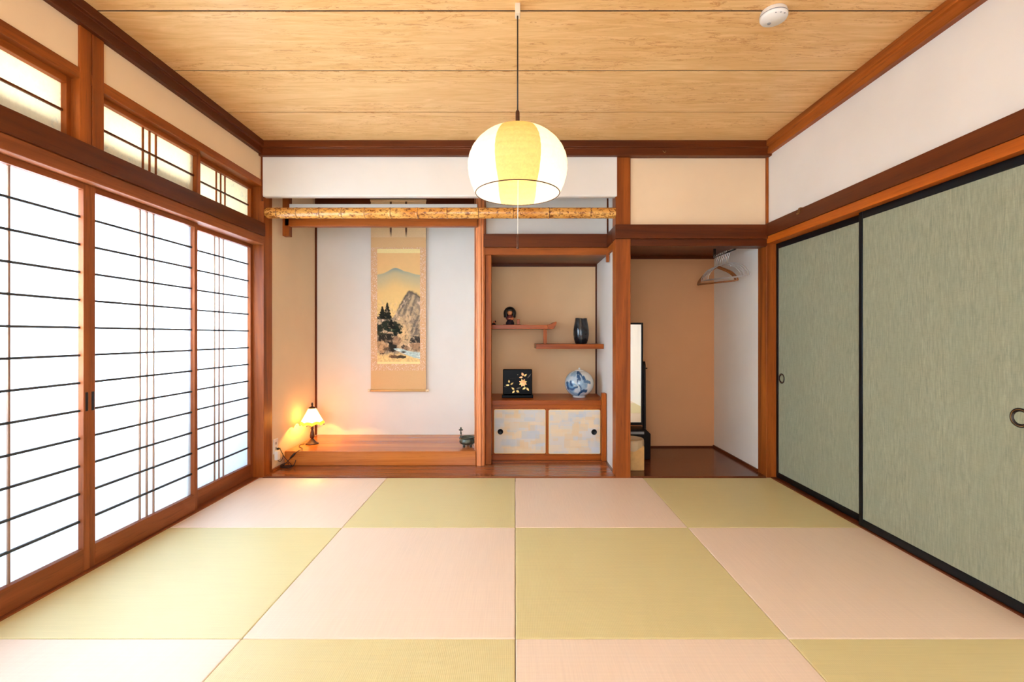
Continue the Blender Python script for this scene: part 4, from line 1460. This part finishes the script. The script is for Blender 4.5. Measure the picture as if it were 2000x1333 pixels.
wbn = thing('waste_bin', (0.900, 3.70, 0.010), 'tan paper waste bin with clear liner behind the square pillar', 'waste bin')
BX, BYc = 0.900, 3.70
MB().prism([(0.818, 3.63), (0.998, 3.63), (1.003, 3.78), (0.813, 3.78)], 'z', 0.010, 0.20).build('body', 'bin', wbn, bevel=0.006)
MB().lathe([(0.094, 0.20), (0.099, 0.225), (0.098, 0.242), (0.093, 0.243), (0.092, 0.22), (0.088, 0.205), (0.001, 0.204)], c=(0.908, 3.705, 0.0), n=40,
           mod=lambda r, z, t, j: (r * (1 + 0.01 * math.sin(7 * t)), z)).build('rim', 'bin', wbn)
MB().lathe([(0.100, 0.175), (0.103, 0.20), (0.102, 0.232), (0.099, 0.246), (0.091, 0.244), (0.089, 0.21)], c=(0.908, 3.705, 0.0), n=48, cap=False,
           mod=lambda r, z, t, j: (r * (1 + 0.025 * math.sin(11 * t + 3) * (1 if j < 3 else .2)), z + (0.012 * math.sin(5 * t) if j == 0 else 0))).build('liner', 'liner', wbn)

hb = thing('hanging_rail', (1.70, 3.82, 1.716), 'short metal rail under the closet ceiling holding the hangers', 'rail')
MB().tube([(1.70, 3.63, 1.722), (1.70, 4.02, 1.722)], 0.006, 12).build('bar', 'iron', hb)
for y in (3.64, 4.01):
    B(1.692, 1.708, y - 0.008, y + 0.008, 1.722, 1.80).build('bracket', 'iron', hb)


def hanger(kind, loc, ang, label):
    """local coordinates: x across the shoulders, origin at the hook's top"""
    r0 = bpy.data.objects.new('clothes_hanger', None)
    COL.objects.link(r0)
    r0.location = (0, 0, 0)
    tag(r0, label, 'clothes hanger', 'hangers on the closet rail')
    W = 0.185 if kind == 'wood' else 0.180
    hk = [(0.0 + 0.019 * math.sin(a), 0, -0.013 + 0.019 * math.cos(a)) for a in np.linspace(-1.9, 1.7, 14)]
    hk += [(0.008, 0, -0.044), (0.0, 0, -0.060), (0, 0, -0.105)]
    MB().tube(hk, 0.0017, 8).build('hook', 'chrome', r0)
    if kind == 'wood':
        mb = MB()
        mb.tube(bez([(-W, 0, -0.235), (-W + 0.012, 0, -0.205), (-0.125, 0, -0.160), (-0.05, 0, -0.122), (0, 0, -0.104), (0.05, 0, -0.122), (0.125, 0, -0.160), (W - 0.012, 0, -0.205), (W, 0, -0.235)]), 0.0075, 10)
        mb.build('shoulders', 'hangwood', r0)
        MB().tube([(-W + 0.003, 0, -0.233), (W - 0.003, 0, -0.233)], 0.006, 10).build('trouser_bar', 'hangwood', r0)
    else:
        MB().tube(bez([(-W, 0, -0.215), (-W + 0.008, 0, -0.180), (-0.125, 0, -0.130), (-0.05, 0, -0.104), (0, 0, -0.098), (0.05, 0, -0.104), (0.125, 0, -0.130), (W - 0.008, 0, -0.180), (W, 0, -0.215)]), 0.0026, 8).build('shoulders', 'wire', r0)
        MB().tube([(-W, 0, -0.213), (W, 0, -0.213)], 0.0016, 8).build('lower_wire', 'wire', r0)
    r0.location = loc
    r0.rotation_euler = (0, 0, ang)
    return r0


def dup(root, loc, ang, label):
    r = root.copy()
    COL.objects.link(r)
    r.location = loc
    r.rotation_euler = (0, 0, ang)
    r['label'] = label
    for c in list(root.children):
        d = c.copy()
        COL.objects.link(d)
        d.parent = r
    return r


hz_ = 1.7345
h1 = hanger('wood', (1.70, 3.985, hz_), math.radians(-60), 'brown wooden hanger, rearmost on the closet rail')
dup(h1, (1.70, 3.945, hz_), math.radians(-60), 'brown wooden hanger in front of the rearmost brown one')
h2 = hanger('wire', (1.70, 3.895, hz_), math.radians(-57), 'pale hanger directly in front of the brown hangers')
for i, (y, a, lb_) in enumerate(((3.86, -57, 'second pale hanger from the brown hangers'), (3.825, -57, 'third pale hanger from the brown hangers'), (3.79, -57, 'fourth pale hanger from the brown hangers'), (3.755, -57, 'foremost pale hanger, nearest the closet opening'))):
    dup(h2, (1.70, y, hz_), math.radians(a), lb_)

# ------------------------------------------------------------------ small hooks
hk = thing('picture_hook', (1.848, 3.055, 1.88), 'double metal picture hook on the dark beam over the green doors', 'hook')
B(1.845, 1.862, 3.045, 3.065, 1.878, 1.884).build('clip', 'brass', hk)
for y in (3.047, 3.063):
    MB().tube(bez([(1.846, y, 1.882), (1.843, y, 1.870), (1.842, y, 1.850), (1.836, y, 1.842), (1.832, y, 1.850)], 5), 0.0018, 6).build('prong', 'brass', hk)
hk2 = thing('cornice_hook', (1.09, YF - 0.05, 2.40), 'tiny metal hook on the stepped cornice above the closet', 'hook')
MB().tube(bez([(1.08, YF - 0.047, 2.405), (1.082, YF - 0.056, 2.395), (1.09, YF - 0.060, 2.388), (1.098, YF - 0.056, 2.395), (1.10, YF - 0.047, 2.405)], 5), 0.0022, 6).build('loop', 'brass', hk2)
